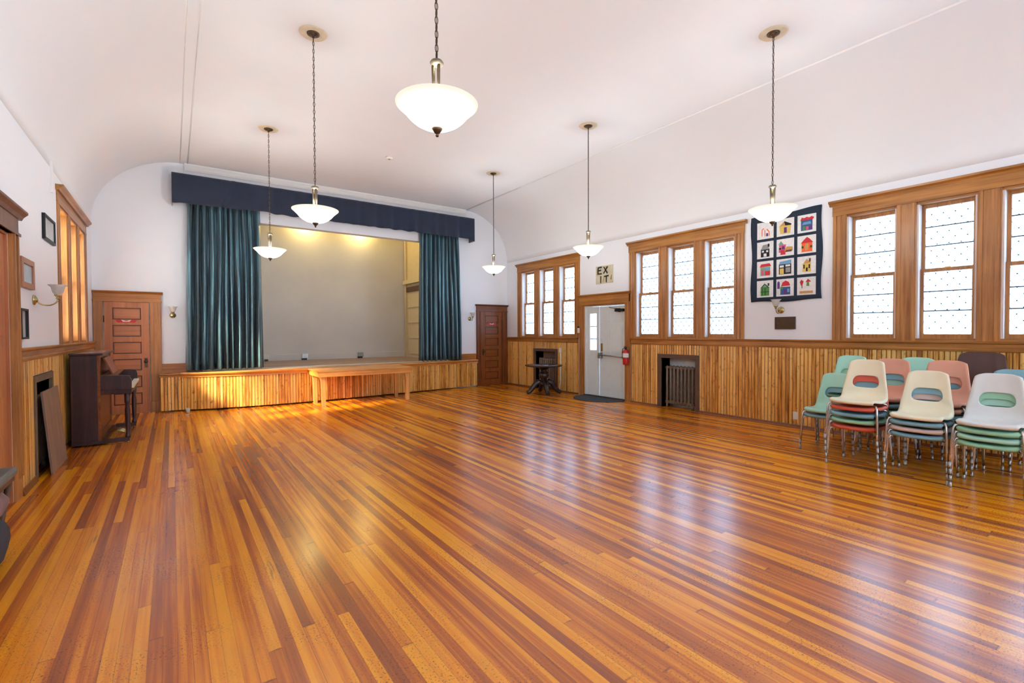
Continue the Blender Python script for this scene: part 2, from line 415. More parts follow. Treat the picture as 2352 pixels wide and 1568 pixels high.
mb = MB(); mb.box(XL, XL + .025, 7.98, 8.02, 3.22, 3.60); trim(mb, 'mould', 'short white upright batten high on the left wall')

def beadboard(mb, path, z0, z1, depth=.02, side=1, s_off=0):
    """path: list of 2D points; corrugated front surface on the left of the path direction*side"""
    P = [Vector(p) for p in path]; seg = [(P[i + 1] - P[i]).length for i in range(len(P) - 1)]; T = sum(seg)
    nrm = []
    for i in range(len(P) - 1):
        d = (P[i + 1] - P[i]).normalized(); nrm.append(Vector((-d.y, d.x)) * side)
    def at(s):
        s = max(0, min(T, s)); a = 0
        for i, L in enumerate(seg):
            if s <= a + L or i == len(seg) - 1: return P[i] + (P[i + 1] - P[i]) * ((s - a) / L), nrm[i]
            a += L
    w = .055; ks = []
    k = 0
    while k * w < T:
        for fr, dp in ((0, -.007), (.12, 0), (.88, 0)):
            q = (k + fr) * w
            if q < T: ks.append((q, dp))
        k += 1
    ks.append((T, -.007))
    f = []; bk = []
    for q, dp in ks:
        p, nn = at(q); a = p + nn * (depth + dp); f.append((a.x, a.y)); bk.append((p.x, p.y))
    n = len(ks)
    i0 = mb.add([(x, y, z0) for x, y in f]); i1 = mb.add([(x, y, z1) for x, y in f])
    j0 = mb.add([(x, y, z0) for x, y in bk]); j1 = mb.add([(x, y, z1) for x, y in bk])
    for i in range(n - 1):
        u0, u1 = ks[i][0] + s_off, ks[i + 1][0] + s_off
        mb.face([i0 + i, i0 + i + 1, i1 + i + 1, i1 + i], uv=[(u0, z0), (u1, z0), (u1, z1), (u0, z1)])
        mb.face([j0 + i, j1 + i, j1 + i + 1, j0 + i + 1], uv=[(u0, z0), (u0, z1), (u1, z1), (u1, z0)])
        mb.face([i1 + i, i1 + i + 1, j1 + i + 1, j1 + i], uv=[(u0, z1), (u1, z1), (u1, z1), (u0, z1)])
    for i in (0, n - 1): mb.face([i0 + i, i1 + i, j1 + i, j0 + i], uv=[(ks[i][0], z0), (ks[i][0], z1), (ks[i][0], z1), (ks[i][0], z0)])

WT = 1.25   # top of the beadboard
def side_wainscot(x, sgn, spans, nm):
    mb = MB()
    for a, b, z in spans: beadboard(mb, [(x, a), (x, b)], z, WT, side=sgn, s_off=a + 20)
    trim(mb, 'bead', 'varnished beadboard wainscot on the %s wall' % nm)
# right wall wainscot faces -x: path along +y has left normal (-1,0)
side_wainscot(XR, 1, [(YR, 5.24, 0), (5.24, 6.17, 1.06), (6.17, 6.86, 0), (8.50, 9.25, 0), (9.25, 10.24, 1.08), (10.24, YB, 0)], 'right')
side_wainscot(XL, -1, [(YR, 4.68, 0), (6.22, 6.79, 0), (6.79, 7.75, 1.08), (7.75, YB, 0)], 'left')
# chair rail with stool cap
def rail_mb(x, s, spans):
    mb = MB()
    for a, b in spans:
        mb.prism([(x, WT - .01), (x + s * .03, WT - .01), (x + s * .036, WT + .02), (x + s * .026, WT + .03), (x + s * .026, WT + .085), (x + s * .05, WT + .095), (x + s * .055, RAIL), (x, RAIL)], 1, a, b)
    return mb
# prism over axis 1 takes (x,z)
trim(rail_mb(XR, -1, [(YR, 6.86), (8.50, YB)]), 'trimY', 'oak chair rail along the right wall', bevel=.003)
trim(rail_mb(XL, 1, [(YR, 4.68), (6.22, YB)]), 'trimY', 'oak chair rail along the left wall', bevel=.003)
mb = MB()
for a, b in ((YR, 5.24), (6.17, 6.86), (8.50, 9.25), (10.24, YB)): mb.prism([(XR - .045, 0), (XR, 0), (XR, .035), (XR - .03, .035)], 1, a, b)
struct(mb.build('baseboard_right', 'trimdark'))
mb = MB()
for a, b in ((YR, 4.68), (6.22, 6.79), (7.75, YB)): mb.prism([(XL + .045, 0), (XL, 0), (XL, .06), (XL + .03, .06)], 1, a, b)
struct(mb.build('baseboard_left', 'trimdark'))

# ------------------------------------------------------------------ windows
def lattice(mb, bx, s0, s1, z0, z1, diamonds):
    """leaded came drawn as thin bars; bx(mb-free) maps (s,n,z)"""
    hx = .0045
    for k in (1, 2):
        z = z0 + (z1 - z0) * (k / 3 + (.04 if k == 1 else .02)); mb.tube([bx(s0, 0, z), bx(s1, 0, z)], .0075, 5)
    dw = (s1 - s0) / 4; dh = dw * 1.35
    r = .0040 if diamonds else .0020
    H_ = z1 - z0; W_ = s1 - s0
    for sgn in (1, -1):
        k = -int(H_ / dh) - 2
        while k < 12:
            # line s = s_start + sgn*(z-z0)*dw/dh
            base = s0 + k * dw if sgn == 1 else s1 - k * dw
            za, zb = z0, z1
            f = lambda z: base + sgn * (z - z0) * dw / dh
            g = lambda s: z0 + (s - base) * sgn * dh / dw
            lo, hi = sorted((g(s0), g(s1))); za = max(z0, lo); zb = min(z1, hi)
            if zb - za > .02: mb.tube([bx(f(za), 0, za), bx(f(zb), 0, zb)], r, 4, cap=False)
            k += 1
    nrow = int(H_ / (dh / 2))
    for j in range(1, nrow + 1):
        for i in range(0, 5):
            s = s0 + i * dw + (dw / 2 if j % 2 else 0); z = z0 + j * dh / 2
            if s0 + .01 < s < s1 - .01 and z < z1 - .01: mb.lathe([(0, -.009), (.010, 0), (0, .009)], bx(s, 0, z), 6)

def window(idx, wall, s0, label, dia=True):
    X = XR if wall == 'R' else XL; g = -1 if wall == 'R' else 1      # g: direction into the room
    pf = .4 if wall == 'L' else 1
    def B(mb, a, b, n0, n1, z0, z1): mb.box(X + g * n0 * (pf if n0 > 0 else 1), X + g * n1 * (pf if n1 > 0 else 1), a, b, z0, z1)
    root = sroot('window_%d' % idx, (X, s0 + GW / 2, WZ0), label)
    mb = MB()                                                        # casing: outer stiles, head, cornice
    for a in (s0, s0 + GW - CW):
        B(mb, a, a + CW, 0, .022, WZ0, WZ1); B(mb, a + .012, a + .045, .022, .034, WZ0, WZ1); B(mb, a + CW - .045, a + CW - .012, .022, .034, WZ0, WZ1)
        B(mb, a + .07, a + CW - .07, .022, .028, WZ0, WZ1)
    mb.build('side_casing', 'trimZ', root)
    mb = MB(); B(mb, s0 - .005, s0 + GW + .005, 0, .03, WZ1, WZ1 + .16); B(mb, s0, s0 + GW, .03, .038, WZ1, WZ1 + .025)
    mb.prism([(X, WZ1 + .15), (X + g * .035, WZ1 + .15), (X + g * .045, WZ1 + .175), (X + g * .075, WZ1 + .195), (X + g * .08, WZ1 + .22), (X, WZ1 + .22)], 1, s0 - .045, s0 + GW + .045)
    mb.build('head_casing', 'trimY', root)
    for k in range(2):
        a = s0 + CW + OW + k * (OW + MW); mb = MB()
        B(mb, a, a + MW, -.20, .022, WZ0, WZ1); B(mb, a + .012, a + .05, .022, .034, WZ0, WZ1); B(mb, a + MW - .05, a + MW - .012, .022, .034, WZ0, WZ1)
        mb.build('mullion', 'trimZ', root)
    mb = MB(); B(mb, s0 + CW, s0 + GW - CW, -.25, .0, WZ0, WZ0 + .03); mb.build('sill', 'trimY', root)
    mb = MB(); B(mb, s0 + CW, s0 + GW - CW, -.25, .0, WZ1 - .03, WZ1)
    mb.build('head_jamb', 'trimY', root)
    mb = MB()
    for k in range(3):
        a = s0 + CW + k * (OW + MW)
        B(mb, a, a + .022, -.24, -.004, WZ0 + .03, WZ1 - .03); B(mb, a + OW - .022, a + OW, -.24, -.004, WZ0 + .03, WZ1 - .03)
    mb.build('jamb', 'jamb' if wall == 'R' else 'trimZ', root)
    zm = 2.285
    for k in range(3):
        a = s0 + CW + k * (OW + MW) + .024; b = a + OW - .048
        for nm, z0, z1, n0, bot in (('upper_sash', zm - .02, WZ1 - .03, -.165, .045), ('lower_sash', WZ0 + .03, zm + .025, -.12, .055)):
            mb = MB(); t = .035
            B(mb, a, a + t, n0, n0 + t, z0, z1); B(mb, b - t, b, n0, n0 + t, z0, z1)
            B(mb, a + t, b - t, n0, n0 + t, z0, z0 + bot); B(mb, a + t, b - t, n0, n0 + t, z1 - .045, z1)
            s = mb.build(nm, 'trimZ', root)
            mb = MB(); B(mb, a + t, b - t, n0 + .014, n0 + .018, z0 + bot, z1 - .045); mb.build('pane', 'pane', s)
            mb = MB(); bx = lambda q, n, z, nn=n0: (X + g * (nn + .022), q, z)
            lattice(mb, bx, a + t, b - t, z0 + bot, z1 - .045, dia or nm == 'x'); mb.build('leading', 'lead', s)
        mb = MB(); mid = (a + b) / 2; mb.box(X + g * -.12, X + g * -.09, mid - .03, mid + .03, zm + .025, zm + .04); mb.build('sash_lock', 'brass', root)
    return root
window(1, 'R', R_WIN[0], 'triple leaded window on the right wall between far corner and white door')
window(2, 'R', R_WIN[1], 'triple leaded window on the right wall between white door and quilt')
window(3, 'R', R_WIN[2], 'triple leaded window on the right wall above the chair stacks', dia=False)
window(4, 'R', R_WIN[3], 'unseen triple leaded window on the right wall, added for fill daylight')  # out of view, added to let in extra daylight
window(5, 'L', L_WIN[0], 'triple window on the left wall above the piano')

for k, (a, b) in enumerate(FILL_WIN):
    root = sroot('window_%d' % (6 + k), ((a + b) / 2, YR, 1.3), 'tall unseen window added behind the viewer to brighten the hall')
    mb = MB()
    for q in (a - .12, b): mb.box(q, q + .12, YR, YR + .03, 1.2, 3.9)
    mb.box(a - .14, b + .14, YR, YR + .035, 3.9, 4.08); mb.box(a - .14, b + .14, YR, YR + .06, 1.2, 1.3); mb.build('casing', 'trimZ', root)
    mb = MB()
    for q in (a, (a + b) / 2 - .03, b - .06): mb.box(q, q + .06, YR - .14, YR - .09, 1.3, 3.9)
    for z in (1.3, 2.57, 3.84): mb.box(a, b, YR - .135, YR - .095, z, z + .06)
    mb.build('sash', 'trimZ', root)
    mb = MB(); mb.box(a, b, YR - .118, YR - .112, 1.3, 3.9); mb.build('pane', 'pane', root)

# ------------------------------------------------------------------ niches with radiators
def niche(x, g, s0, s1, z1, frame_mat, inner):
    mb = MB(); d = .26
    X = lambda n: x + g * n
    mb.box(X(-d - .02), X(-d), s0, s1, 0, z1); mb.box(X(-d), X(0), s0 - .015, s0, 0, z1); mb.box(X(-d), X(0), s1, s1 + .015, 0, z1); mb.box(X(-d), X(0), s0, s1, z1, z1 + .015)
    mb.mat(1)
    mb.box(X(0), X(.028), s0 - .08, s0, 0, z1 + .07); mb.box(X(0), X(.028), s1, s1 + .08, 0, z1 + .07); mb.box(X(0), X(.028), s0, s1, z1, z1 + .07)
    trim(mb, [inner, frame_mat], 'painted frame round the radiator niche'); 
niche(XR, -1, 5.32, 6.09, .985, 'radframe', 'niche')
niche(XR, -1, 9.33, 10.16, 1.0, 'radframe', 'radboard')
niche(XL, 1, 6.88, 7.66, 1.0, 'greyframe', 'radboard')

def radiator(cx, s0, s1, h, label):
    root = thing('cast_iron_radiator', label, 'radiator', (cx, (s0 + s1) / 2, 0), 'radiators in the wall niches')
    nsec = max(6, round((s1 - s0) / .078)); w = (s1 - s0) / nsec
    for i in range(nsec):
        y = s0 + (i + .5) * w; mb = MB()
        for dx in (-.055, .055): mb.tube([(cx + dx, y, .07), (cx + dx, y, .13), (cx + dx, y, h - .06), (cx + dx * .8, y, h - .015)], [.02, .024, .024, .018], 8)
        mb.box(cx - .065, cx + .065, y - w * .46, y + w * .46, h - .07, h - .03)
        mb.box(cx - .065, cx + .065, y - w * .46, y + w * .46, .08, .13)
        if i in (0, nsec - 1):
            for dx in (-.055, .055): mb.tube([(cx + dx, y, .09), (cx + dx, y, 0)], [.02, .024], 8)
        mb.build('section', 'radiator', root)
    mb = MB(); mb.tube([(cx, s0 - .001, .105), (cx, s0 - .03, .105)], .014, 8); mb.lathe([(.0, -.02), (.02, -.012), (.02, .012), (0, .02)], (cx, s0 - .03, .12), 10)
    mb.build('valve', 'bronze', root)
radiator(XR + .12, 5.39, 6.05, .84, 'brown cast iron radiator in the wall niche right of the white door')
radiator(XR + .12, 9.40, 10.10, .84, 'dark cast iron radiator in the niche behind the pedestal table')
radiator(XL - .10, 6.95, 7.60, .84, 'grey brown radiator in the left wall niche behind a leaning board')
mb = MB(); mb.prism([(XL + .100, 0.0), (XL + .117, 0.0), (XL + .047, .885), (XL + .030, .885)], 1, 7.02, 7.86)
tag(mb.build('leaning_board', 'radboard', loc=(XL + .13, 7.44, 0)), 'weathered brown board leaning against the left wall radiator niche', 'board')

# ------------------------------------------------------------------ stage
apron = [(.14, 11.26), (.35, 11.17), (.7, 11.07), (1.15, 10.99), (1.7, 10.955), (2.3, 10.96), (3.0, 11.0), (3.8, 11.07), (4.7, 11.18), (5.5, 11.30), (6.2, 11.40), (6.55, 11.44)]
mb = MB()
beadboard(mb, [(-.20, 11.28), (.14, 11.28)], .03, .70, side=-1)
beadboard(mb, apron, .03, .67, side=-1, s_off=.4)
beadboard(mb, [(6.55, 11.46), (6.92, 11.46)], .03, .67, side=-1, s_off=8)
trim(mb, 'bead', 'curved beadboard front of the stage')
mb = MB()      # nosing cap following the apron
def cap(mb, path, z0, z1, out):
    P = [Vector(p) for p in path]; rows = []
    for i, p in enumerate(P):
        d = (P[min(i + 1, len(P) - 1)] - P[max(i - 1, 0)]).normalized(); nn = Vector((d.y, -d.x))
        rows.append([(p.x + nn.x * q, p.y + nn.y * q, z) for q, z in ((-.02, z1), (out, z1), (out + .012, z1 - .02), (out, z0 + .05), (out - .02, z0 + .035), (.035, z0), (-.02, z0))])
    idx = [mb.add(r) for r in rows]; n = len(rows[0])
    for a, b in zip(idx, idx[1:]):
        for k in range(n): mb.face([a + k, a + (k + 1) % n, b + (k + 1) % n, b + k])
    mb.face([idx[0] + k for k in range(n)]); mb.face([idx[-1] + k for k in range(n)][::-1])
cap(mb, apron, .655, ZST, .055)
cap(mb, [(6.53, 11.44), (6.93, 11.46)], .655, ZST, .04)
trim(mb, 'nosing', 'golden wood nosing along the stage edge')
mb = MB(); cap(mb, [(-.21, 11.28), (.13, 11.28)], .67, .735, .035); trim(mb, 'trimX', 'dark cap on the short panel left of the stage')
mb = MB(); mb.box(-.21, .14, 11.28, YB, .70, .735); mb.box(-.21, .48, YB - .022, YB, .735, .88); mb.box(-.21, .48, YB - .036, YB, .88, .917)
mb.box(6.12, 6.92, YB - .022, YB, ZST, .88); mb.box(6.12, 6.92, YB - .036, YB, .88, .917)
trim(mb, 'trimX', 'low oak rail beside the stage opening')
mb = MB()
pts = [(x, y + .02) for x, y in apron]; poly = pts + [(6.93, 11.47), (6.93, YB), (6.09, YB), (6.09, 14.45), (.51, 14.45), (.51, YB), (.14, YB)]
mb.prism(poly, 2, ZST - .04, ZST - .001); trim(mb, 'stagefloor', 'worn grey brown stage floor')
mb = MB(); mb.box(.3, 6.3, 14.45, 14.6, 0, 5.2); mb.box(.3, .5, YB + .2, 14.45, 0, 5.2)
struct(mb.build('wall_stage', 'stagewall'))
mb = MB(); mb.box(.3, 6.3, YB + .2, 14.6, 5.2, 5.3); struct(mb.build('ceiling_stage', 'stagewall'), 'ceiling over the stage')
mb = MB(); mb.box(6.1, 6.3, YB + .2, 14.45, 0, 5.2); struct(mb.build('wall_stage_right', 'creampaint'))
mb = MB(); mb.box(.52, 6.08, 14.425, 14.45, ZST, ZST + .17); struct(mb.build('baseboard_stage', 'stagewall'))
mb = MB(); mb.box(6.04, 6.1, 14.32, 14.42, ZST, 4.6); mb.box(5.98, 6.1, 13.0, 14.42, 3.02, 3.14)
mb.mat(1); mb.box(6.05, 6.1, 13.05, 14.3, 2.78, 2.93); mb.mat(0)
for k in range(4):
    z = ZST + .1 + k * .48; mb.box(6.07, 6.1, 13.1, 14.25, z, z + .02)
mb.box(6.03, 6.1, 12.98, 13.06, ZST, 3.0)
trim(mb, ['creampaint', 'radframe'], 'cream door frame and shelf on the stage side wall')
mb = MB(); mb.box(6.02, 6.1, 13.02, 13.26, 3.2, 3.75); tag(mb.build('speaker_box', 'radframe', loc=(6.06, 13.14, 3.14)), 'brown box on the high shelf at the right of the stage', 'box')
for i, x in enumerate((2.06, 3.05, 4.62)):
    root = thing('wall_outlet', ['outlet box at the left end of the stage baseboard beside the curtain', 'grey outlet box in the middle of the stage baseboard', 'grey outlet box near the right end of the stage baseboard'][i], 'outlet', (x, 14.42, ZST))
    mb = MB(); mb.box(x - .08, x + .08, 14.395, 14.425, ZST + .03, ZST + .17); mb.build('plate', 'white' if i == 0 else 'steel', root)
    mb = MB(); mb.box(x - .1 if i else x - .05, x + .04, 14.36, 14.395, ZST, ZST + .05); mb.build('socket', 'blackmetal', root)

# ------------------------------------------------------------------ curtains and valance
def curtain(x0t, x1t, x0b, x1b, zt, zb, y, folds, seed, label, lead):
    rnd = random.Random(seed); nx = folds * 10; nz = 22
    ph = [rnd.uniform(.75, 1.3) for _ in range(folds + 1)]; amp = [rnd.uniform(.45, 1.2) for _ in range(folds + 2)]
    cum = [0]
    for k in range(folds): cum.append(cum[-1] + ph[k])
    drift = [rnd.uniform(-.35, .35) for _ in range(folds + 2)]
    mb = MB()
    for j in range(nz + 1):
        v = j / nz; z = zt + (zb - zt) * v; row = []
        for i in range(nx + 1):
            u = i / nx; k = int(u * folds); fr = u * folds - k
            k2 = min(k, folds - 1)
            A = (amp[k2] * (1 - fr) + amp[k2 + 1] * fr)
            uu = (cum[k2] + (ph[k2] * fr if k < folds else ph[k2])) / cum[-1]
            dx = (drift[k2] * (1 - fr) + drift[k2 + 1] * fr) * .05 * math.sin(v * PI * .9) * (1 if 0 < i < nx else 0)
            a, b = x0t + (x0b - x0t) * v, x1t + (x1b - x1t) * v
            x = a + (b - a) * uu + dx + .008 * math.sin(u * folds * 4 * PI + 1)
            w = .125 * A * (0.75 + .45 * v)
            yy = y + w * math.cos(u * folds * 2 * PI + .5 * math.sin(v * 5 + k2)) + .018 * math.sin(u * folds * 6.2 * PI + v * 4) * (1 - .5 * v)
            hem = .012 * math.sin(u * folds * 2 * PI) if j == nz else 0
            row.append((x, yy, z + hem))
        row0 = mb.add(row)
        if j:
            for i in range(nx): mb.face([prev + i, prev + i + 1, row0 + i + 1, row0 + i], True)
        prev = row0
    return tag(mb.build('stage_curtain', 'curtain', loc=((x0b + x1b) / 2, y, zb), solid=.006), label, 'curtain', 'teal curtains of the stage')
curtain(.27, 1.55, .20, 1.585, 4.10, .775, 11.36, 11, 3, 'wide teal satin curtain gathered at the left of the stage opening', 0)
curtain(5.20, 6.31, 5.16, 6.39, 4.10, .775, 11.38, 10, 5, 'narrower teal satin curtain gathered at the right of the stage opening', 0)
mb = MB(); rnd = random.Random(11); nx = 240; x0, x1 = .03, 6.71; yv = 11.20
rows = []
for j in range(9):
    v = j / 8; row = []
    for i in range(nx + 1):
        u = i / nx; x = x0 + (x1 - x0) * u
        a = 0 if x < .95 or x > 6.3 else 1
        fold = (math.sin(x * 19 + 1.5 * math.sin(x * 2.3)) * .5 + math.sin(x * 31 + 2) * .25) * .028 * a * (.3 + .9 * v)
        fl = -.05 * math.exp(-((x - (1.05 - .22 * v)) / .04) ** 2) * (.4 + v)
        hem = 0
        if j == 8: hem = .006 * math.sin(x * 19 + 1.5) * a + (.03 * math.exp(-((x - 1.5) / .3) ** 2)) - (.05 if x > 6.55 else 0) - .02 * math.exp(-((x - .05) / .08) ** 2)
        row.append((x, yv + fold + fl, 4.575 - .56 * v + hem))
    # returns to the wall at both ends
    row = [(x0 + .005, YB - .005, row[0][2])] + row + [(x1 - .005, YB - .005, row[-1][2])]
    rows.append(mb.add(row))
for a, b in zip(rows, rows[1:]):
    for i in range(nx + 2): mb.face([a + i, a + i + 1, b + i + 1, b + i], True)
root = thing('stage_valance', 'long navy cloth valance hanging above the stage opening', 'valance', (3.37, yv, 4.0))
mb.build('cloth', 'navy', root, solid=.008)
mb = MB(); mb.box(.05, 6.69, yv + .035, yv + .055, 4.50, 4.56); mb.box(.05, .10, yv + .05, YB, 4.50, 4.56); mb.box(6.64, 6.69, yv + .05, YB, 4.50, 4.56); mb.build('pelmet_board', 'trimX', root)

# ------------------------------------------------------------------ panelled doors on the back wall
def panel_door(idx, x0, x1, zt, c0, c1, ztrim, matd, matx, matc, mch, label, knob_side):
    root = sroot('door_%d' % idx, ((x0 + x1) / 2, YB, 0), label)
    mb = MB(); st = .12; f = YB - .02; n = 6; rails = [0.10]
    lo, hi = .17, zt - .11; gap = .10; ph = (hi - lo - gap * (n - 1)) / n
    mb.box(x0, x0 + st, f, YB - .001, .01, zt); mb.box(x1 - st, x1, f, YB - .001, .01, zt)
    z = lo; mb.box(x0 + st, x1 - st, f, YB - .001, .01, lo)
    for k in range(n):
        z2 = z + ph
        mb.box(x0 + st, x1 - st, f, YB - .001, z2, z2 + gap if k < n - 1 else zt); z = z2 + gap
    leaf = mb.build('leaf', matd, root, bevel=.003)
    z = lo
    for k in range(n):
        mb = MB(); mb.box(x0 + st, x1 - st, f + .014, YB - .001, z, z + ph); mb.box(x0 + st + .025, x1 - st - .025, f + .008, f + .014, z + .025, z + ph - .025)
        mb.build('panel', matx, leaf, bevel=.004)
        mb = MB(); t_ = .016
        mb.box(x0 + st, x0 + st + t_, f + .004, f + .014, z, z + ph); mb.box(x1 - st - t_, x1 - st, f + .004, f + .014, z, z + ph)
        mb.box(x0 + st + t_, x1 - st - t_, f + .004, f + .014, z, z + t_); mb.box(x0 + st + t_, x1 - st - t_, f + .004, f + .014, z + ph - t_, z + ph)
        mb.build('panel_moulding', 'moulddark', leaf); z += ph + gap
    mb = MB(); cz = ztrim - .2
    for a, b in ((c0, x0 - .012), (x1 + .012, c1)):
        mb.box(a, b, YB - .032, YB, 0, cz); mb.box(a + .01, a + .04, YB - .044, YB - .032, .22, cz); mb.box(b - .04, b - .01, YB - .044, YB - .032, .22, cz); mb.box(a - .003, b + .003, YB - .045, YB, 0, .2)
    mb.build('side_casing', matc, root)
    mb = MB(); mb.box(c0, c1, YB - .036, YB, cz, ztrim - .04); mb.box(c0 - .01, c1 + .01, YB - .046, YB, cz, cz + .022)
    mb.prism([(YB, ztrim - .05), (YB - .04, ztrim - .05), (YB - .055, ztrim - .03), (YB - .075, ztrim - .015), (YB - .075, ztrim), (YB, ztrim)], 0, c0 - .03, c1 + .03)
    mb.build('head_casing', mch, root)
    mb = MB(); mb.box(x0, x1, YB - .028, YB - .001, 0, .012); mb.build('threshold', matc, root)
    kx = x1 - .055 if knob_side > 0 else x0 + .055
    mb = MB(); mb.box(kx - .025, kx + .025, f - .006, f, .86, 1.04)
    mb.lathe([(.012, 0), (.012, .03), (.03, .04), (.034, .055), (.025, .07), (0, .074)], (kx, f, .98), 14, axis=1, flip=-1)
    mb.build('door_knob', 'bronze', leaf)
    hx = x0 - .004 if knob_side > 0 else x1 + .004
    for z in (.3, 1.78):
        mb = MB(); mb.tube([(hx, f - .006, z - .06), (hx, f - .006, z + .06)], .01, 8); mb.build('hinge', 'bronze', leaf)
    return root, f
r, f = panel_door(1, -1.02, -.36, 2.10, -1.17, -.17, 2.30, 'door', 'doorX', 'trimZ', 'trimX', 'six-panel wooden door in the left corner behind the piano', 1)
r2, f2 = panel_door(2, 7.09, 7.78, 2.09, 6.93, 7.965, 2.29, 'doordark', 'doordarkX', 'trimdark', 'trimdarkX', 'dark six-panel wooden door in the right corner beside the stage', -1)
def door_sign(cx, z, f, label):
    root = thing('door_sign', label, 'sign', (cx, f, z))
    mb = MB(); w, h = .16, .028
    pl = [(-w, h * .7), (-w * .75, h), (-w * .35, h), (0, h * .2), (w * .35, h), (w * .75, h), (w, h * .7), (w * .8, -h), (-w * .8, -h)]
    mb.prism([(cx + a, z + b) for a, b in pl], 1, f - .006, f); mb.build('red_plate', 'redsign', root)
    mb = MB(); pl = [(-.075, .026), (0, -.002), (.075, .026), (.05, -.012), (-.05, -.012)]
    mb.prism([(cx + a, z + b) for a, b in pl], 1, f - .009, f - .0065); mb.build('white_mark', 'white', root)
door_sign(-.70, 1.742, f, 'small red sign with white centre on the left corner door')
door_sign(7.43, 1.742, f2, 'small red sign with white centre on the right corner door')

# left wall doorway (only its far side is in the frame)
root = sroot('door_3', (XL, 5.45, 0), 'tall wooden door at the left edge on the left wall')
mb = MB(); mb.box(XL, XL + .03, 6.06, 6.24, 0, 2.40); mb.box(XL + .03, XL + .045, 6.075, 6.105, .2, 2.4); mb.box(XL + .03, XL + .045, 6.195, 6.225, .2, 2.4); mb.box(XL, XL + .03, 4.66, 4.84, 0, 2.40); mb.build('side_casing', 'trimZ', root)
mb = MB(); mb.box(XL, XL + .036, 4.65, 6.25, 2.40, 2.60); mb.box(XL, XL + .05, 4.63, 6.27, 2.40, 2.425)
mb.prism([(XL, 2.56), (XL + .045, 2.56), (XL + .06, 2.59), (XL + .09, 2.62), (XL + .09, 2.64), (XL, 2.64)], 1, 4.60, 6.33); mb.build('head_casing', 'trimdark', root)
mb = MB(); mb.box(XL - .3, XL, 6.03, 6.05, 0, 2.4); mb.box(XL - .3, XL, 4.85, 4.87, 0, 2.4); mb.box(XL - .3, XL, 4.87, 6.03, 2.38, 2.4); mb.build('jamb', 'door', root)
mb = MB(); mb.box(XL - .06, XL - .02, 4.87, 6.03, 0.01, 2.38); leaf = mb.build('leaf', 'door', root)
for k in range(5):
    mb = MB(); z = .2 + k * .43; mb.box(XL - .022, XL - .012, 5.0, 5.9, z, z + .33); mb.build('panel', 'door', leaf, bevel=.005)

# ------------------------------------------------------------------ white entrance door
y0, y1, yz = DOOR_R[0], DOOR_R[1], DOOR_R[3]
root = sroot('door_4', (XR, (y0 + y1) / 2, 0), 'white steel entrance door with narrow glazed side leaf on the right wall')
mb = MB()
for a, b in ((y0 - .15, y0), (y1, y1 + .12)):
    mb.box(XR - .03, XR, a, b, 0, yz); mb.box(XR - .042, XR - .03, a + .012, a + .04, 0, yz); mb.box(XR - .042, XR - .03, b - .04, b - .012, 0, yz)
mb.build('side_casing', 'trimZ', root)
mb = MB(); mb.box(XR - .034, XR, y0 - .15, y1 + .12, yz, yz + .20); mb.box(XR - .046, XR, y0 - .15, y1 + .12, yz, yz + .022)
mb.prism([(XR, yz + .19), (XR - .04, yz + .19), (XR - .055, yz + .215), (XR - .075, yz + .225), (XR - .075, yz + .245), (XR, yz + .245)], 1, y0 - .17, y1 + .14); mb.build('head_casing', 'trimY', root)
mb = MB(); dx = XR + .05
mb.box(XR, XR + .3, y0, y0 + .02, 0, yz); mb.box(XR, XR + .3, y1 - .02, y1, 0, yz); mb.box(XR, XR + .3, y0 + .02, y1 - .02, yz - .02, yz); mb.build('jamb', 'trimZ', root)
mb = MB(); mb.box(XR + .02, XR + .10, y1 - .075, y1 - .02, 0.0, yz - .02); mb.box(XR + .02, XR + .10, y0 + .02, y0 + .04, 0, yz - .02); mb.box(XR + .02, XR + .1, y0 + .04, y1 - .075, yz - .04, yz - .02); mb.build('white_frame', 'whitepaint', root)
mb = MB(); a, b = 7.86, 8.25                                        # side leaf with glazing
mb.box(dx, dx + .045, a, a + .09, .03, 2.085); mb.box(dx, dx + .045, b - .09, b, .03, 2.085)
mb.box(dx, dx + .045, a + .09, b - .09, .03, 1.08); mb.box(dx, dx + .045, a + .09, b - .09, 1.93, 2.085)
for z in (1.33, 1.62): mb.box(dx + .01, dx + .035, a + .09, b - .09, z, z + .022)
mb.box(dx - .006, dx, a + .06, b - .06, .18, .9)
side = mb.build('side_leaf', 'whitepaint', root, bevel=.003)
mb = MB(); mb.box(dx + .018, dx + .024, a + .09, b - .09, 1.08, 1.93); mb.build('pane', 'pane', side)
mb = MB(); a2, b2 = y0 + .045, 7.845; mb.box(dx, dx + .045, a2, b2, .03, 2.085)
leaf = mb.build('main_leaf', 'whitepaint', root, bevel=.003)
for (p0, p1) in ((a2 + .09, (a2 + b2) / 2 - .04), ((a2 + b2) / 2 + .04, b2 - .09)):
    for (q0, q1) in ((.2, .86), (1.02, 1.62), (1.72, 1.98)):
        mb = MB(); mb.box(dx - .007, dx, p0, p1, q0, q1); mb.box(dx - .012, dx - .007, p0 + .035, p1 - .035, q0 + .035, q1 - .035); mb.build('panel', 'whitepaint', leaf, bevel=.004)
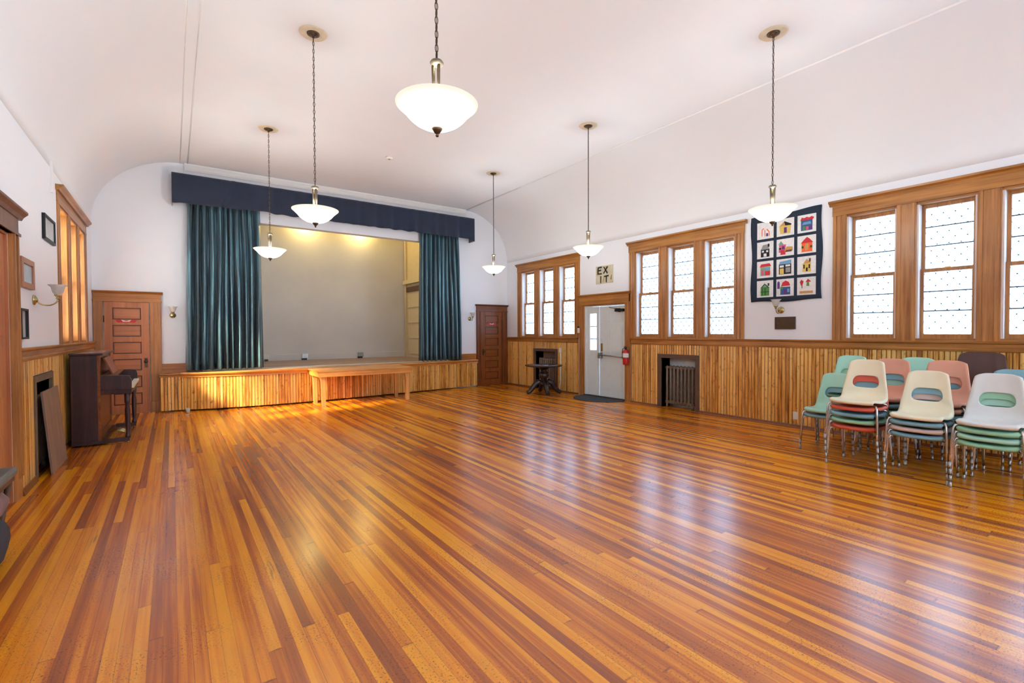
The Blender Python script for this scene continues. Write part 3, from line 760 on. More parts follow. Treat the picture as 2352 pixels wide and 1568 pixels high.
# panic bar, latch, closer
mb = MB(); mb.tube([(dx - .075, a2 + .03, .955), (dx - .075, b2 - .02, .985)], .018, 10); mb.tube([(dx - .075, a2 + .03, .955), (dx, a2 + .03, .955)], .016, 8)
bar = mb.build('panic_bar', 'steel', leaf)
mb = MB(); mb.box(dx - .09, dx, b2 - .09, b2 - .015, .90, 1.03); mb.build('latch_case', 'steel', leaf, bevel=.008)
mb = MB(); mb.box(dx - .012, dx, b2 - .10, b2 - .04, 1.06, 1.24); mb.build('lock_plate', 'brass', leaf, bevel=.003)
mb = MB(); mb.box(dx - .07, dx, 7.10, 7.33, 1.95, 2.01); mb.tube([(dx - .04, 7.22, 2.01), (dx - .13, 7.42, 2.04), (dx - .03, 7.52, 2.065)], .008, 6); mb.lathe([(0, -.04), (.03, -.04), (.03, .04), (0, .04)], (dx - .04, 7.22, 1.98), 12); mb.build('door_closer', 'blackmetal', leaf)
mb = MB(); mb.box(XR, XR + .3, y0, y1, 0, .028); mb.build('threshold', 'bronze', root)

# ------------------------------------------------------------------ pendants
def pendant(x, y, label):
    root = thing('pendant_lamp', label, 'pendant lamp', (x, y, ZC), 'six glass bowl pendants in two rows')
    zr = 2.875
    prof = [(.0, zr - .136), (.05, zr - .132), (.10, zr - .118), (.14, zr - .096), (.17, zr - .07), (.20, zr - .035), (.232, zr - .006), (.247, zr + .006)]
    inner = [(r * .985 - .004 if r > .01 else 0, z + .008) for r, z in prof[::-1]]
    mb = MB(); mb.lathe(prof + [(.249, zr + .012)] + inner, (x, y, 0), 40, caps=False); mb.build('glass_bowl', 'shade', root)
    mb = MB(); mb.lathe([(0, 2.69), (.008, 2.692), (.011, 2.70), (.006, 2.706), (.014, 2.711), (.026, 2.726), (.034, 2.740), (.030, 2.745), (0, 2.746)], (x, y, 0), 16, caps=False); mb.build('finial', 'bronze', root)
    mb = MB()
    for k in range(3):
        a = 2 * PI * k / 3 + .6; c, s = math.cos(a), math.sin(a)
        mb.tube([(x + c * .022, y + s * .022, 3.12), (x + c * .019, y + s * .019, 3.0), (x + c * .016, y + s * .016, 2.90), (x + c * .02, y + s * .02, 2.76)], [.011, .010, .009, .009], 8)
    mb.lathe([(.012, 2.74), (.035, 2.755), (.012, 2.775)], (x, y, 0), 12); mb.build('stem', 'bronzelight', root)
    mb = MB(); mb.lathe([(.008, 3.155), (.034, 3.148), (.042, 3.135), (.036, 3.12), (.012, 3.112)], (x, y, 0), 18); mb.build('collar', 'bronzelight', root)
    mb = MB(); z = 3.16; k = 0
    while z < ZC - .06:
        pts = []
        for q in range(10):
            a = 2 * PI * q / 10; u = .0095 * math.cos(a); w = .026 * math.sin(a)
            pts.append((x + (u if k % 2 else 0), y + (0 if k % 2 else u), z + .022 + w))
        mb.tube(pts, .0028, 5, closed=True); z += .042; k += 1
    mb.tube([(x, y, 3.15), (x, y, ZC - .03)], .0022, 5)
    mb.build('chain', 'bronze', root)
    mb = MB(); mb.lathe([(0, ZC - .055), (.012, ZC - .052), (.018, ZC - .035), (.05, ZC - .026), (.066, ZC - .014), (.068, ZC - .004)], (x, y, 0), 24); mb.build('canopy', 'bronze', root)
    mb = MB(); mb.lathe([(.068, ZC - .006), (.105, ZC - .014), (.118, ZC - .008), (.135, ZC - .014), (.15, ZC)], (x, y, 0), 32, caps=False); mb.build('ceiling_medallion', 'stain', root)
    L = bpy.data.lights.new('pendant_bulb', 'POINT'); L.energy = 88; L.color = (.84, .95, .97); L.shadow_soft_size = .05
    lo = bpy.data.objects.new('pendant_bulb', L); COL.objects.link(lo); lo.parent = root; lo.location = (0, 0, 2.93 - ZC)
for x, y, lb in ((1.333, 2.66, 'largest glass bowl pendant on a chain, nearest, hanging at top centre'),
                 (1.333, 5.70, 'glass bowl pendant hanging in front of the navy valance'),
                 (1.333, 8.76, 'small glass bowl pendant hanging before the left teal curtain edge'),
                 (5.56, 2.74, 'glass bowl pendant hanging in front of the house quilt'),
                 (5.56, 5.68, 'glass bowl pendant hanging to the left of the EXIT sign'),
                 (5.56, 8.50, 'farthest glass bowl pendant, hanging above the right corner door')):
    pendant(x, y, lb)

# ------------------------------------------------------------------ wall sconces
def sconce(px, py, pz, ux, uy, label, reach=.17):
    root = thing('wall_sconce', label, 'wall lamp', (px, py, pz), 'four brass sconces with tulip glass')
    P = lambda u, s, z: (px + ux * u - uy * s, py + uy * u + ux * s, pz + z)
    ax = 0 if abs(ux) > .5 else 1; fl = ux if ax == 0 else uy
    mb = MB(); mb.lathe([(.052, 0), (.055, .008), (.045, .018), (.03, .024), (.018, .034), (0, .038)], (px, py, pz), 20, axis=ax, flip=fl); mb.build('back_plate', 'brass', root)
    mb = MB(); pts = [P(.03, 0, 0)]
    for k in range(1, 11):
        a = PI * k / 10; pts.append(P(.03 + (reach - .03) * (1 - math.cos(a)) / 2, 0, -.065 * math.sin(a) + .02 * k / 10))
    mb.tube(pts, .007, 8); mb.build('arm', 'brass', root)
    c = P(reach, 0, 0)
    mb = MB(); mb.lathe([(.008, .01), (.02, .022), (.012, .034), (.03, .05), (.033, .062)], c, 16); mb.build('cup', 'brass', root)
    mb = MB(); rows = []; n = 32
    for r, z in ((.026, .06), (.045, .085), (.052, .115), (.056, .14), (.076, .165), (.074, .166), (.052, .14), (.046, .115), (.03, .08)):
        rows.append(mb.add([(c[0] + (r * (1 + (.10 * math.cos(k * 2 * PI * 8 / n) if r > .06 else 0))) * math.cos(2 * PI * k / n), c[1] + (r * (1 + (.10 * math.cos(k * 2 * PI * 8 / n) if r > .06 else 0))) * math.sin(2 * PI * k / n), c[2] + z) for k in range(n)]))
    for a, b in zip(rows, rows[1:]):
        for k in range(n): mb.face([a + k, a + (k + 1) % n, b + (k + 1) % n, b + k], True)
    mb.build('glass_shade', 'frost', root)
sconce(XL, 6.98, 1.86, 1, 0, 'brass sconce on the left wall above the radiator niche', .19)
sconce(XR, 3.79, 1.84, -1, 0, 'brass sconce on the right wall under the house quilt')
sconce(.013, YB, 1.86, 0, -1, 'brass sconce between the left corner door and the curtain')
sconce(6.72, YB, 1.88, 0, -1, 'brass sconce between the right curtain and the right corner door')

# ------------------------------------------------------------------ pictures, signs and wall things
def picture(y0, y1, z0, z1, t, fm, am, dep, label, cat='picture frame'):
    root = thing('picture_frame', label, cat, (XL, (y0 + y1) / 2, z0))
    mb = MB(); mb.box(XL, XL + dep, y0, y0 + t, z0, z1); mb.box(XL, XL + dep, y1 - t, y1, z0, z1); mb.box(XL, XL + dep, y0 + t, y1 - t, z0, z0 + t); mb.box(XL, XL + dep, y0 + t, y1 - t, z1 - t, z1); mb.build('frame', fm, root, bevel=.003)
    mb = MB(); mb.box(XL, XL + dep * .5, y0 + t, y1 - t, z0 + t, z1 - t); mb.build('print', am, root)
picture(7.46, 8.06, 2.58, 2.87, .03, 'blackmetal', 'picart', .03, 'black framed picture hung high beside the left window')
picture(6.40, 6.90, 1.955, 2.245, .055, 'pinewood', 'bluepic', .03, 'honey wood framed picture above the left wall sconce')
picture(6.26, 6.52, 1.455, 1.745, .02, 'blackmetal', 'picart', .045, 'small black framed notice beside the left doorway casing')

root = thing('exit_sign', 'square parchment sign lettered EXIT above the white door', 'sign', (XR, 7.65, 2.6))
mb = MB(); mb.box(XR - .015, XR, 7.385, 7.905, 2.60, 3.0); mb.build('board', 'paper', root)
mb = MB()
def strokes(mb, segs, oy, oz, w, h, t, dep):
    for (a, b, c, d) in segs:
        p = Vector((oy - a * w, oz + b * h)); q = Vector((oy - c * w, oz + d * h)); dd = (q - p).normalized(); nn = Vector((-dd.y, dd.x)) * t / 2
        e = dd * t * .3
        mb.prism([tuple(p - e + nn), tuple(q + e + nn * 1.25), tuple(q + e - nn * 1.25), tuple(p - e - nn)], 0, XR - .015 - dep, XR - .0152)
E_ = [(0, 0, 0.02, 1), (0, 1, .75, 1.03), (0, .52, .6, .55), (0, 0, .75, -.02)]
X_ = [(0, 0, .8, 1), (.05, 1, .75, 0)]
I_ = [(.4, 0, .42, 1)]
T_ = [(0, .95, .9, 1), (.45, 0, .45, .97)]
strokes(mb, E_, 7.83, 2.825, .14, .14, .028, .004); strokes(mb, X_, 7.66, 2.825, .15, .14, .028, .004)
strokes(mb, I_, 7.79, 2.622, .10, .14, .028, .004); strokes(mb, T_, 7.64, 2.622, .14, .14, .028, .004)
mb.build('lettering', 'ink', root)
for sg, oy, oz in (([(0, 0, .1, .9), (.1, 1, 0, .6)], 7.86, 2.80), ([(.2, 0, .5, .9)], 7.69, 2.64), ([(.4, .1, .7, .8), (.7, .8, .6, .1)], 7.49, 2.66)):
    mb = MB(); strokes(mb, sg, oy, oz, .1, .14, .015, .003); mb.build('ornament', 'gold', root)
mb = MB(); mb.lathe([(0, -.004), (.02, -.004), (.02, 0), (0, 0)], (XR - .015, 7.58, 2.955), 12, axis=0); mb.build('ornament', 'gold', root)

root = thing('memorial_plaque', 'dark bronze rectangular plaque below the sconce on the right wall', 'plaque', (XR, 3.72, 1.535))
mb = MB(); mb.box(XR - .018, XR, 3.565, 3.877, 1.533, 1.73); mb.build('plate', 'plaque', root, bevel=.004)
mb = MB()
for a, b in ((3.565, 3.58), (3.862, 3.877)): mb.box(XR - .024, XR - .018, a, b, 1.533, 1.73)
for a, b in ((1.533, 1.548), (1.715, 1.73)): mb.box(XR - .024, XR - .018, 3.58, 3.862, a, b)
mb.build('border', 'plaque', root)

def outlet(y, z, label, w=.075, h=.12):
    root = thing('wall_outlet', label, 'outlet', (XR - .02, y, z)); x = XR - .02
    mb = MB(); mb.box(x - .01, x, y - w / 2, y + w / 2, z - h / 2, z + h / 2); mb.build('plate', 'white', root, bevel=.004)
    for dz in (-.025, .025):
        mb = MB(); mb.box(x - .014, x - .01, y - .017, y + .017, z + dz - .014, z + dz + .014); mb.build('socket', 'white', root, bevel=.004)
    return root
outlet(3.55, .175, 'white outlet plate low on the wainscot left of the chairs')
r = outlet(9.14, 1.05, 'cream outlet with a cable conduit running down beside the pedestal table', .09, .11)
mb = MB(); mb.tube([(XR - .03, 9.13, 1.0), (XR - .03, 9.13, .25), (XR - .05, 9.15, .08), (XR - .05, 9.16, .0)], .012, 8); mb.build('conduit', 'white', r)
root = thing('thermostat', 'small white control box on the casing left of the white door', 'thermostat', (XR - .03, 8.46, 1.5))
mb = MB(); mb.box(XR - .06, XR - .035, 8.42, 8.48, 1.48, 1.60); mb.build('box', 'white', root, bevel=.004)
mb = MB(); mb.box(XR - .064, XR - .035, 8.425, 8.475, 1.60, 1.635); mb.build('cap', 'blackmetal', root)

root = thing('fire_extinguisher', 'red fire extinguisher hung on the casing right of the white door', 'fire extinguisher', (XR - .11, 6.93, .80)); x, y = XR - .11, 6.93
mb = MB(); mb.lathe([(0, .80), (.05, .802), (.062, .82), (.064, .85), (.064, 1.06), (.058, 1.09), (.035, 1.115), (.02, 1.13)], (x, y, 0), 20); body = mb.build('cylinder', 'red', root)
mb = MB(); mb.lathe([(.0648, .96), (.0652, .965), (.0652, 1.04), (.0648, 1.045)], (x, y, 0), 20, caps=False); mb.build('label', 'white', body)
mb = MB(); mb.lathe([(.02, 1.125), (.02, 1.16), (.012, 1.165)], (x, y, 0), 12); mb.box(x - .055, x + .02, y - .01, y + .01, 1.165, 1.18); mb.box(x - .05, x + .02, y - .01, y + .01, 1.19, 1.20); mb.build('valve_handle', 'blackmetal', root)
mb = MB(); mb.tube([(x, y + .02, 1.15), (x - .02, y + .06, 1.14), (x - .02, y + .078, 1.06), (x - .01, y + .075, .92)], .009, 8); mb.build('hose', 'rubber', root)
mb = MB(); mb.box(x + .06, XR - .042, y - .02, y + .02, .95, 1.15); mb.build('bracket', 'steel', root)

mb = MB(); mb.lathe([(.0, ZC - .035), (.05, ZC - .034), (.065, ZC - .025), (.07, ZC)], (3.43, 8.87, 0), 24)
root = thing('smoke_detector', 'white round smoke detector on the flat ceiling', 'smoke detector', (3.43, 8.87, ZC)); mb.build('cover', 'white', root)
mb = MB(); mb.lathe([(0, ZC - .04), (.018, ZC - .039), (.02, ZC - .034)], (3.43, 8.87, 0), 12); mb.build('sensor', 'steel', root)

# doormat: half oval against the threshold
mb = MB(); pl = [(XR - .005, 8.30), (XR - .005, 7.02)]
for k in range(0, 21):
    a = PI * k / 20; pl.append((XR - .08 - .60 * math.sin(a) ** .9, 7.66 - .66 * math.cos(a)))
mb.prism(pl, 2, 0.001, .012); tag(mb.build('doormat', 'mat', loc=(7.7, 7.66, 0)), 'dark slate half-round doormat in front of the white door', 'doormat')

# ------------------------------------------------------------------ quilt
Q = {k: plain('quilt_' + k, srgb(*c), .9, var=.05, scale=30) for k, c in dict(white=(232, 228, 224), navy=(34, 46, 62), red=(206, 52, 60), orange=(240, 104, 52), yellow=(222, 190, 96), black=(34, 30, 38), grey=(150, 148, 144), blue=(62, 98, 140), sky=(116, 160, 196), green=(92, 146, 74), dkgreen=(48, 84, 52), purple=(104, 60, 134), pink=(208, 96, 128), tan=(206, 150, 90), brown=(110, 66, 40), sage=(132, 164, 142)).items()}
qk = list(Q)
root = thing('house_quilt', 'hanging quilt of twelve appliqued houses with dark borders', 'quilt', (XR, 3.74, 1.985))
qy0, qy1, qz0, qz1 = 3.20, 4.27, 1.985, 3.39
mb = MB(); ny, nz = 24, 30
rows = []
for side in (0, 1):
    rr = []
    for j in range(nz + 1):
        row = []
        for i in range(ny + 1):
            u, v = i / ny, j / nz; y = qy0 + (qy1 - qy0) * u; z = qz0 + (qz1 - qz0) * v
            edge = min(u, 1 - u) < .001 or min(v, 1 - v) < .001
            yy = y + (.012 * math.sin(v * 9) if i in (0, ny) else 0); zz = z + (.012 * math.sin(u * 8 + 1) if j in (0, nz) else 0)
            row.append((XR - .004 - (0 if side else .014 + .0012 * math.sin(u * 40) * math.sin(v * 50)), yy, zz))
        rr.append(mb.add(row))
    for a, b in zip(rr, rr[1:]):
        for i in range(ny): mb.face([a + i, a + i + 1, b + i + 1, b + i], True)
    rows.append(rr)
for a, b in ((0, nz),):
    f_, k_ = rows
    for i in range(ny): mb.face([f_[0] + i, f_[0] + i + 1, k_[0] + i + 1, k_[0] + i]); mb.face([f_[nz] + i, f_[nz] + i + 1, k_[nz] + i + 1, k_[nz] + i])
    for j in range(nz): mb.face([f_[j], f_[j + 1], k_[j + 1], k_[j]]); mb.face([f_[j] + ny, f_[j + 1] + ny, k_[j + 1] + ny, k_[j] + ny])
mb.build('border_cloth', Q['navy'], root)
H = {  # (colour, polygon) in a unit block, u to the right, v up
 (0, 0): [('orange', [(.25, .15), (.3, .15), (.3, .55), (.4, .62), (.4, .7), (.25, .6)]), ('orange', [(.45, .15), (.5, .15), (.5, .5), (.45, .6)]), ('purple', [(.56, .12), (.7, .12), (.7, .32), (.56, .32)]), ('orange', [(.75, .12), (.8, .12), (.8, .4), (.62, .62), (.6, .55), (.75, .38)])],
 (0, 1): [('yellow', [(.18, .1), (.82, .1), (.88, .65), (.1, .6)]), ('black', [(.45, .9), (.9, .68), (.88, .6), (.3, .62)]), ('tan', [(.1, .6), (.42, .88), (.5, .62)]), ('purple', [(.42, .15), (.6, .15), (.6, .5), (.42, .5)])],
 (0, 2): [('blue', [(.15, .08), (.85, .08), (.85, .75), (.15, .75)]), ('red', [(.1, .72), (.2, .92), (.35, .86), (.5, .92), (.65, .86), (.8, .92), (.95, .84), (.88, .72)]), ('sky', [(.22, .45), (.78, .45), (.72, .62), (.3, .6)]), ('green', [(.28, .1), (.4, .1), (.4, .36), (.28, .36)]), ('pink', [(.45, .1), (.62, .1), (.62, .32), (.45, .32)]), ('purple', [(.66, .1), (.82, .1), (.82, .36), (.66, .36)])],
 (1, 0): [('black', [(.2, .05), (.8, .05), (.8, .55), (.2, .55)]), ('grey', [(.2, .55), (.35, .85), (.65, .88), (.8, .55)]), ('black', [(.68, .7), (.8, .7), (.8, .9), (.68, .9)]), ('white', [(.4, .08), (.6, .08), (.6, .28), (.4, .28)]), ('white', [(.28, .36), (.42, .36), (.42, .48), (.28, .48)]), ('white', [(.58, .36), (.72, .36), (.72, .48), (.58, .48)])],
 (1, 1): [('pink', [(.08, .2), (.5, .2), (.55, .7), (.1, .7)]), ('sage', [(.05, .7), (.22, .94), (.4, .7)]), ('red', [(.2, .05), (.52, .05), (.52, .35), (.2, .35)]), ('tan', [(.45, .25), (.98, .25), (.98, .5), (.6, .55)]), ('brown', [(.5, .2), (.9, .2), (.96, .32), (.55, .32)]), ('purple', [(.3, .4), (.45, .4), (.45, .6), (.3, .6)]), ('black', [(.1, .4), (.24, .4), (.24, .5), (.1, .5)])],
 (1, 2): [('red', [(.14, .6), (.38, .85), (.52, .97), (.68, .85), (.9, .6)]), ('orange', [(.2, .05), (.85, .05), (.85, .6), (.2, .6)]), ('tan', [(.4, .15), (.62, .15), (.62, .55), (.4, .55)]), ('dkgreen', [(.2, .28), (.32, .28), (.32, .42), (.2, .42)]), ('dkgreen', [(.72, .28), (.85, .28), (.85, .42), (.72, .42)])],
 (2, 0): [('red', [(.12, .68), (.22, .88), (.82, .9), (.92, .7)]), ('sage', [(.18, .1), (.85, .1), (.85, .68), (.18, .68)]), ('red', [(.5, .12), (.85, .12), (.85, .4), (.5, .4)]), ('sky', [(.5, .45), (.8, .45), (.8, .62), (.5, .62)]), ('pink', [(.26, .12), (.4, .12), (.4, .5), (.26, .5)])],
 (2, 1): [('sky', [(.1, .72), (.9, .72), (.9, .98), (.15, .9)]), ('black', [(.1, .08), (.9, .08), (.9, .72), (.1, .72)]), ('yellow', [(.16, .1), (.42, .1), (.42, .46), (.16, .46)]), ('grey', [(.54, .18), (.84, .18), (.84, .5), (.54, .5)]), ('white', [(.16, .52), (.42, .52), (.42, .66), (.16, .66)]), ('white', [(.54, .56), (.84, .56), (.84, .68), (.54, .68)])],
 (2, 2): [('tan', [(.3, .6), (.52, .9), (.78, .62)]), ('yellow', [(.26, .1), (.78, .1), (.78, .62), (.26, .62)]), ('black', [(.32, .3), (.4, .3), (.4, .55), (.32, .55)]), ('black', [(.48, .12), (.58, .12), (.58, .36), (.48, .36)]), ('black', [(.64, .3), (.72, .3), (.72, .55), (.64, .55)]), ('brown', [(.66, .7), (.76, .7), (.76, .92), (.66, .92)])],
 (3, 0): [('green', [(.2, .05), (.8, .05), (.8, .6), (.2, .6)]), ('dkgreen', [(.2, .6), (.48, .88), (.8, .6)]), ('sage', [(.32, .62), (.5, .8), (.66, .62)]), ('dkgreen', [(.3, .1), (.34, .1), (.34, .56), (.3, .56)]), ('dkgreen', [(.5, .1), (.54, .1), (.54, .56), (.5, .56)]), ('dkgreen', [(.2, .3), (.8, .3), (.8, .34), (.2, .34)]), ('dkgreen', [(.7, .7), (.8, .7), (.8, .88), (.7, .88)])],
 (3, 1): [('blue', [(.2, .05), (.85, .05), (.85, .55), (.2, .55)]), ('red', [(.25, .6), (.35, .85), (.55, .96), (.75, .85), (.85, .62)]), ('purple', [(.0, .45), (.16, .45), (.16, .85), (.08, .95), (.0, .85)]), ('purple', [(.42, .05), (.62, .05), (.62, .4), (.42, .4)]), ('green', [(.2, .42), (.36, .42), (.36, .58), (.2, .58)]), ('sky', [(.66, .2), (.8, .2), (.8, .42), (.66, .42)])],
 (3, 2): [('red', [(.1, .78), (.2, .92), (.34, .8), (.26, .55), (.18, .55)]), ('red', [(.45, .74), (.6, .95), (.8, .76)]), ('green', [(.52, .5), (.68, .5), (.66, .74), (.54, .74)]), ('tan', [(.1, .05), (.9, .05), (.9, .2), (.1, .2)]), ('brown', [(.22, .38), (.26, .38), (.26, .55), (.22, .55)])],
}
bw, bh, gx = (qy1 - qy0 - .17) / 3 - .035, (qz1 - qz0 - .17) / 4 - .035, .035
for (r_, c_), shp in H.items():
    ya = qy1 - .10 - c_ * (bw + .05); zt = qz1 - .10 - r_ * (bh + .045); mb = MB()
    mb.mat(qk.index('white')).box(XR - .024, XR - .0195, ya - bw, ya, zt - bh, zt)
    for k, (cn, pl) in enumerate(shp):
        d = .025 + .0008 * k; mb.mat(qk.index(cn))
        mb.prism([(ya - (.06 + u * .88) * bw, zt - bh + (.04 + v * .9) * bh) for u, v in pl], 0, XR - d, XR - .0235)
    mb.build('quilt_block', [Q[k] for k in qk], root)

# ------------------------------------------------------------------ long stage-side table
root = thing('trestle_table', 'long low golden pine table standing before the stage', 'table', (3.4, 10.45, 0))
tx0, tx1, ty0, ty1, tz = 2.36, 4.42, 10.06, 10.90, .74
mb = MB(); mb.box(tx0, tx1, ty0, ty1, tz - .03, tz); mb.build('tabletop', 'tablewood', root, bevel=.004)
mb = MB(); mb.box(tx0 + .02, tx1 - .02, ty0 + .015, ty0 + .04, tz - .13, tz - .03); mb.box(tx0 + .02, tx1 - .02, ty1 - .04, ty1 - .015, tz - .13, tz - .03); mb.box(tx0 + .02, tx0 + .045, ty0 + .04, ty1 - .04, tz - .13, tz - .03); mb.box(tx1 - .045, tx1 - .02, ty0 + .04, ty1 - .04, tz - .13, tz - .03); mb.build('apron', 'tablewood', root)
for lx in (tx0 + .08, tx1 - .17):
    for ly in (ty0 + .045, ty1 - .115):
        mb = MB(); w = .085
        zs = [(0, .032), (.1, .036), (.3, .040), (.45, .044), (.52, .05), (.58, .062), (.61, .075)]
        idx = []
        for z, h in zs:
            cx = lx + .045 - (.0 if lx < 3 else .0); idx.append(mb.add([(cx - h, ly, z), (cx + .04, ly, z), (cx + .04, ly + .07, z), (cx - h, ly + .07, z)]))
        for a, b in zip(idx, idx[1:]):
            for k in range(4): mb.face([a + k, a + (k + 1) % 4, b + (k + 1) % 4, b + k])
        mb.face([idx[0] + k for k in range(4)][::-1]); mb.face([idx[-1] + k for k in range(4)]); mb.build('leg', 'tablewoodZ', root, bevel=.004)

# ------------------------------------------------------------------ dark pedestal table
cx, cy = 7.30, 8.98
root = thing('pedestal_table', 'dark round pedestal table with carved legs near the far radiator', 'table', (cx, cy, 0))
mb = MB(); mb.lathe([(.40, .675), (.45, .69), (.455, .705), (.445, .72), (0, .722)], (cx, cy, 0), 40); mb.build('tabletop', 'ebonywood', root)
mb = MB(); mb.lathe([(.09, .22), (.14, .25), (.13, .31), (.075, .34), (.07, .37), (.115, .42), (.13, .47), (.11, .53), (.07, .56), (.075, .59), (.11, .62), (.13, .645), (.24, .665), (.24, .676)], (cx, cy, 0), 24); mb.build('pedestal', 'ebonywood', root)
for k in range(4):
    a = PI / 4 + k * PI / 2 + .35; c, s = math.cos(a), math.sin(a); mb = MB()
    pts = [(.06, .27), (.13, .31), (.20, .27), (.26, .19), (.32, .11), (.37, .065), (.42, .055)]
    mb.tube([(cx + c * u, cy + s * u, z) for u, z in pts], [.06, .065, .062, .058, .054, .052, .046], 10); leg = mb.build('leg', 'ebonywood', root)
    mb = MB(); mb.lathe([(0, 0), (.014, .003), (.018, .014), (.012, .026)], (cx + c * .40, cy + s * .40, 0), 10); mb.build('caster', 'brass', leg)

# ------------------------------------------------------------------ piano
PX0, PX1, PY0, PY1 = -1.10, -.80, 8.45, 9.86
root = thing('upright_piano', 'dark mahogany upright piano against the left wall', 'piano', (-.95, 9.15, 0))
for a in (PY0, PY1 - .04): mb = MB(); mb.box(PX0, PX1 - .03, a, a + .04, .06, 1.215); mb.build('side_panel', 'piano', root, bevel=.004)
mb = MB(); mb.box(PX0, PX0 + .03, PY0 + .04, PY1 - .04, .06, 1.215); mb.box(PX0 + .03, PX1 - .03, PY0 + .04, PY1 - .04, .06, .10); mb.build('back_panel', 'piano', root)
mb = MB(); mb.box(PX1 - .03, PX1, PY0, PY0 + .07, .06, 1.215); mb.box(PX1 - .03, PX1, PY1 - .07, PY1, .06, 1.215); mb.box(PX1 - .03, PX1, PY0 + .07, PY1 - .07, .06, .16); mb.build('front_stile', 'pianopanel', root)
mb = MB(); mb.box(PX1 - .028, PX1 - .012, PY0 + .07, PY1 - .07, .16, .68); mb.build('lower_panel', 'pianopanel', root)
mb = MB(); mb.box(PX1 - .028, PX1 - .012, PY0 + .07, PY1 - .07, .86, 1.215); mb.build('upper_panel', 'pianoY', root)
mb = MB(); mb.box(PX0 - .01, PX1 + .035, PY0 - .03, PY1 + .03, 1.215, 1.245); mb.build('lid', 'pianoY', root, bevel=.006)
mb = MB(); mb.box(PX0, PX1 + .05, PY0, PY1, 0.02, .06); mb.build('bottom_board', 'piano', root)
kx = -.47
mb = MB(); mb.box(PX1, kx, PY0, PY1, .68, .73); keybed = mb.build('keybed', 'pianoY', root, bevel=.004)
for a in (PY0, PY1 - .05):
    mb = MB(); mb.prism([(PX1, .73), (kx, .73), (kx, .86), (kx - .02, .925), (kx - .10, .935), (PX1, .94)], 1, a, a + .05); mb.build('cheek', 'piano', root, bevel=.004)
mb = MB(); ky = PY0 + .06; kn = 52; kw = (PY1 - .06 - ky) / kn
for i in range(kn): mb.box(PX1 + .03, kx + .02, ky + i * kw + .0008, ky + (i + 1) * kw - .0008, .75, .785)
mb.build('white_keys', 'ivory', root)
mb = MB()
for i in range(kn - 1):
    if (i % 7) in (1, 4): continue
    y = ky + (i + 1) * kw; mb.box(PX1 + .03, kx - .04, y - .006, y + .006, .785, .798)
mb.build('black_keys', 'ebony', root)
mb = MB(); mb.prism([(PX1, .80), (PX1 + .05, .80), (PX1 + .02, .93), (PX1, .94)], 1, PY0 + .05, PY1 - .05); mb.build('fallboard', 'pianoY', root)
mb = MB(); mb.prism([(PX1 + .10, .93), (PX1 + .115, .935), (PX1 + .02, 1.17), (PX1, 1.165)], 1, PY0 + .30, PY1 - .30); mb.box(PX1, PX1 + .17, PY0 + .05, PY1 - .05, .925, .94)
mb.build('music_desk', 'pianopanel', root)
for a in (PY0 + .005, PY1 - .065):
    mb = MB(); mb.lathe([(.03, .06), (.032, .10), (.022, .13), (.026, .18), (.03, .30), (.034, .45), (.024, .53), (.034, .56), (.034, .68)], (kx - .05, a + .03, 0), 14); leg = mb.build('leg', 'piano', root)
    mb = MB(); mb.box(PX1 + .05, kx - .03, a, a + .06, .02, .075); mb.build('toe_block', 'piano', root)
    mb = MB(); mb.lathe([(0, 0), (.02, .003), (.024, .014), (.016, .03)], (kx - .05, a + .03, 0), 12); mb.build('caster', 'brass', leg)
for k in range(3):
    y = 9.15 + (k - 1) * .09; mb = MB(); mb.tube([(PX1 + .04, y, .085), (PX1 + .12, y, .09), (PX1 + .18, y, .07), (PX1 + .21, y, .045)], [.01, .012, .018, .014], 8); mb.build('pedal', 'brass', root)

# ------------------------------------------------------------------ padded bench at the left edge
root = thing('padded_bench', 'grey topped bench with bags beneath, cut off at the left edge', 'bench', (-.98, 4.2, 0))
mb = MB(); mb.box(-1.15, -.90, 3.70, 4.76, .515, .575); mb.build('grey_pad', 'greycloth', root, bevel=.02)
mb = MB(); mb.box(-1.14, -.915, 3.72, 4.74, .48, .515); mb.build('seat_board', 'radframe', root, bevel=.005)
for lx in (-1.11, -.93):
    for ly, o in ((3.78, -.03), (4.66, -.38)):
        mb = MB(); mb.tube([(lx, ly, .48), (lx - (.01 if lx > -1 else 0), ly + o, 0)], [.018, .013], 8); mb.build('leg', 'radframe', root)
def sack(name, c, r, mat, label, cat):
    mb = MB(); rows = []; n = 16
    for j in range(9):
        a = -PI / 2 + PI * j / 8; rows.append(mb.add([(c[0] + r[0] * math.cos(a) ** .6 * math.cos(2 * PI * k / n) * (1 + .07 * math.sin(3 * k + j)) if abs(math.cos(a)) > 1e-6 else c[0], c[1] + (r[1] * math.cos(a) ** .6 * math.sin(2 * PI * k / n) * (1 + .07 * math.cos(2 * k + j)) if abs(math.cos(a)) > 1e-6 else 0), c[2] + r[2] * math.sin(a)) for k in range(n)]))
    for a, b in zip(rows, rows[1:]):
        for k in range(n): mb.face([a + k, a + (k + 1) % n, b + (k + 1) % n, b + k], True)
    return tag(mb.build(name, mat, loc=(c[0], c[1], c[2] - r[2])), label, cat)
sack('soft_bag', (-.99, 4.40, .155), (.095, .30, .154), 'navybag', 'dark slate bag on the floor under the grey bench', 'bag')
sack('folded_cloth', (-.99, 4.42, .385), (.09, .29, .075), 'pinkcloth', 'dusty pink cloth bundle on the bag under the grey bench', 'cloth')

# small litter by the stage
mb = MB(); mb.lathe([(.0, 0), (.032, .001), (.040, .09), (.038, .09), (.030, .006), (0, .005)], (.22, 10.95, 0), 16); tag(mb.build('plastic_cup', 'frost', loc=(.22, 10.95, 0)), 'small clear cup on the floor by the left end of the stage', 'cup')

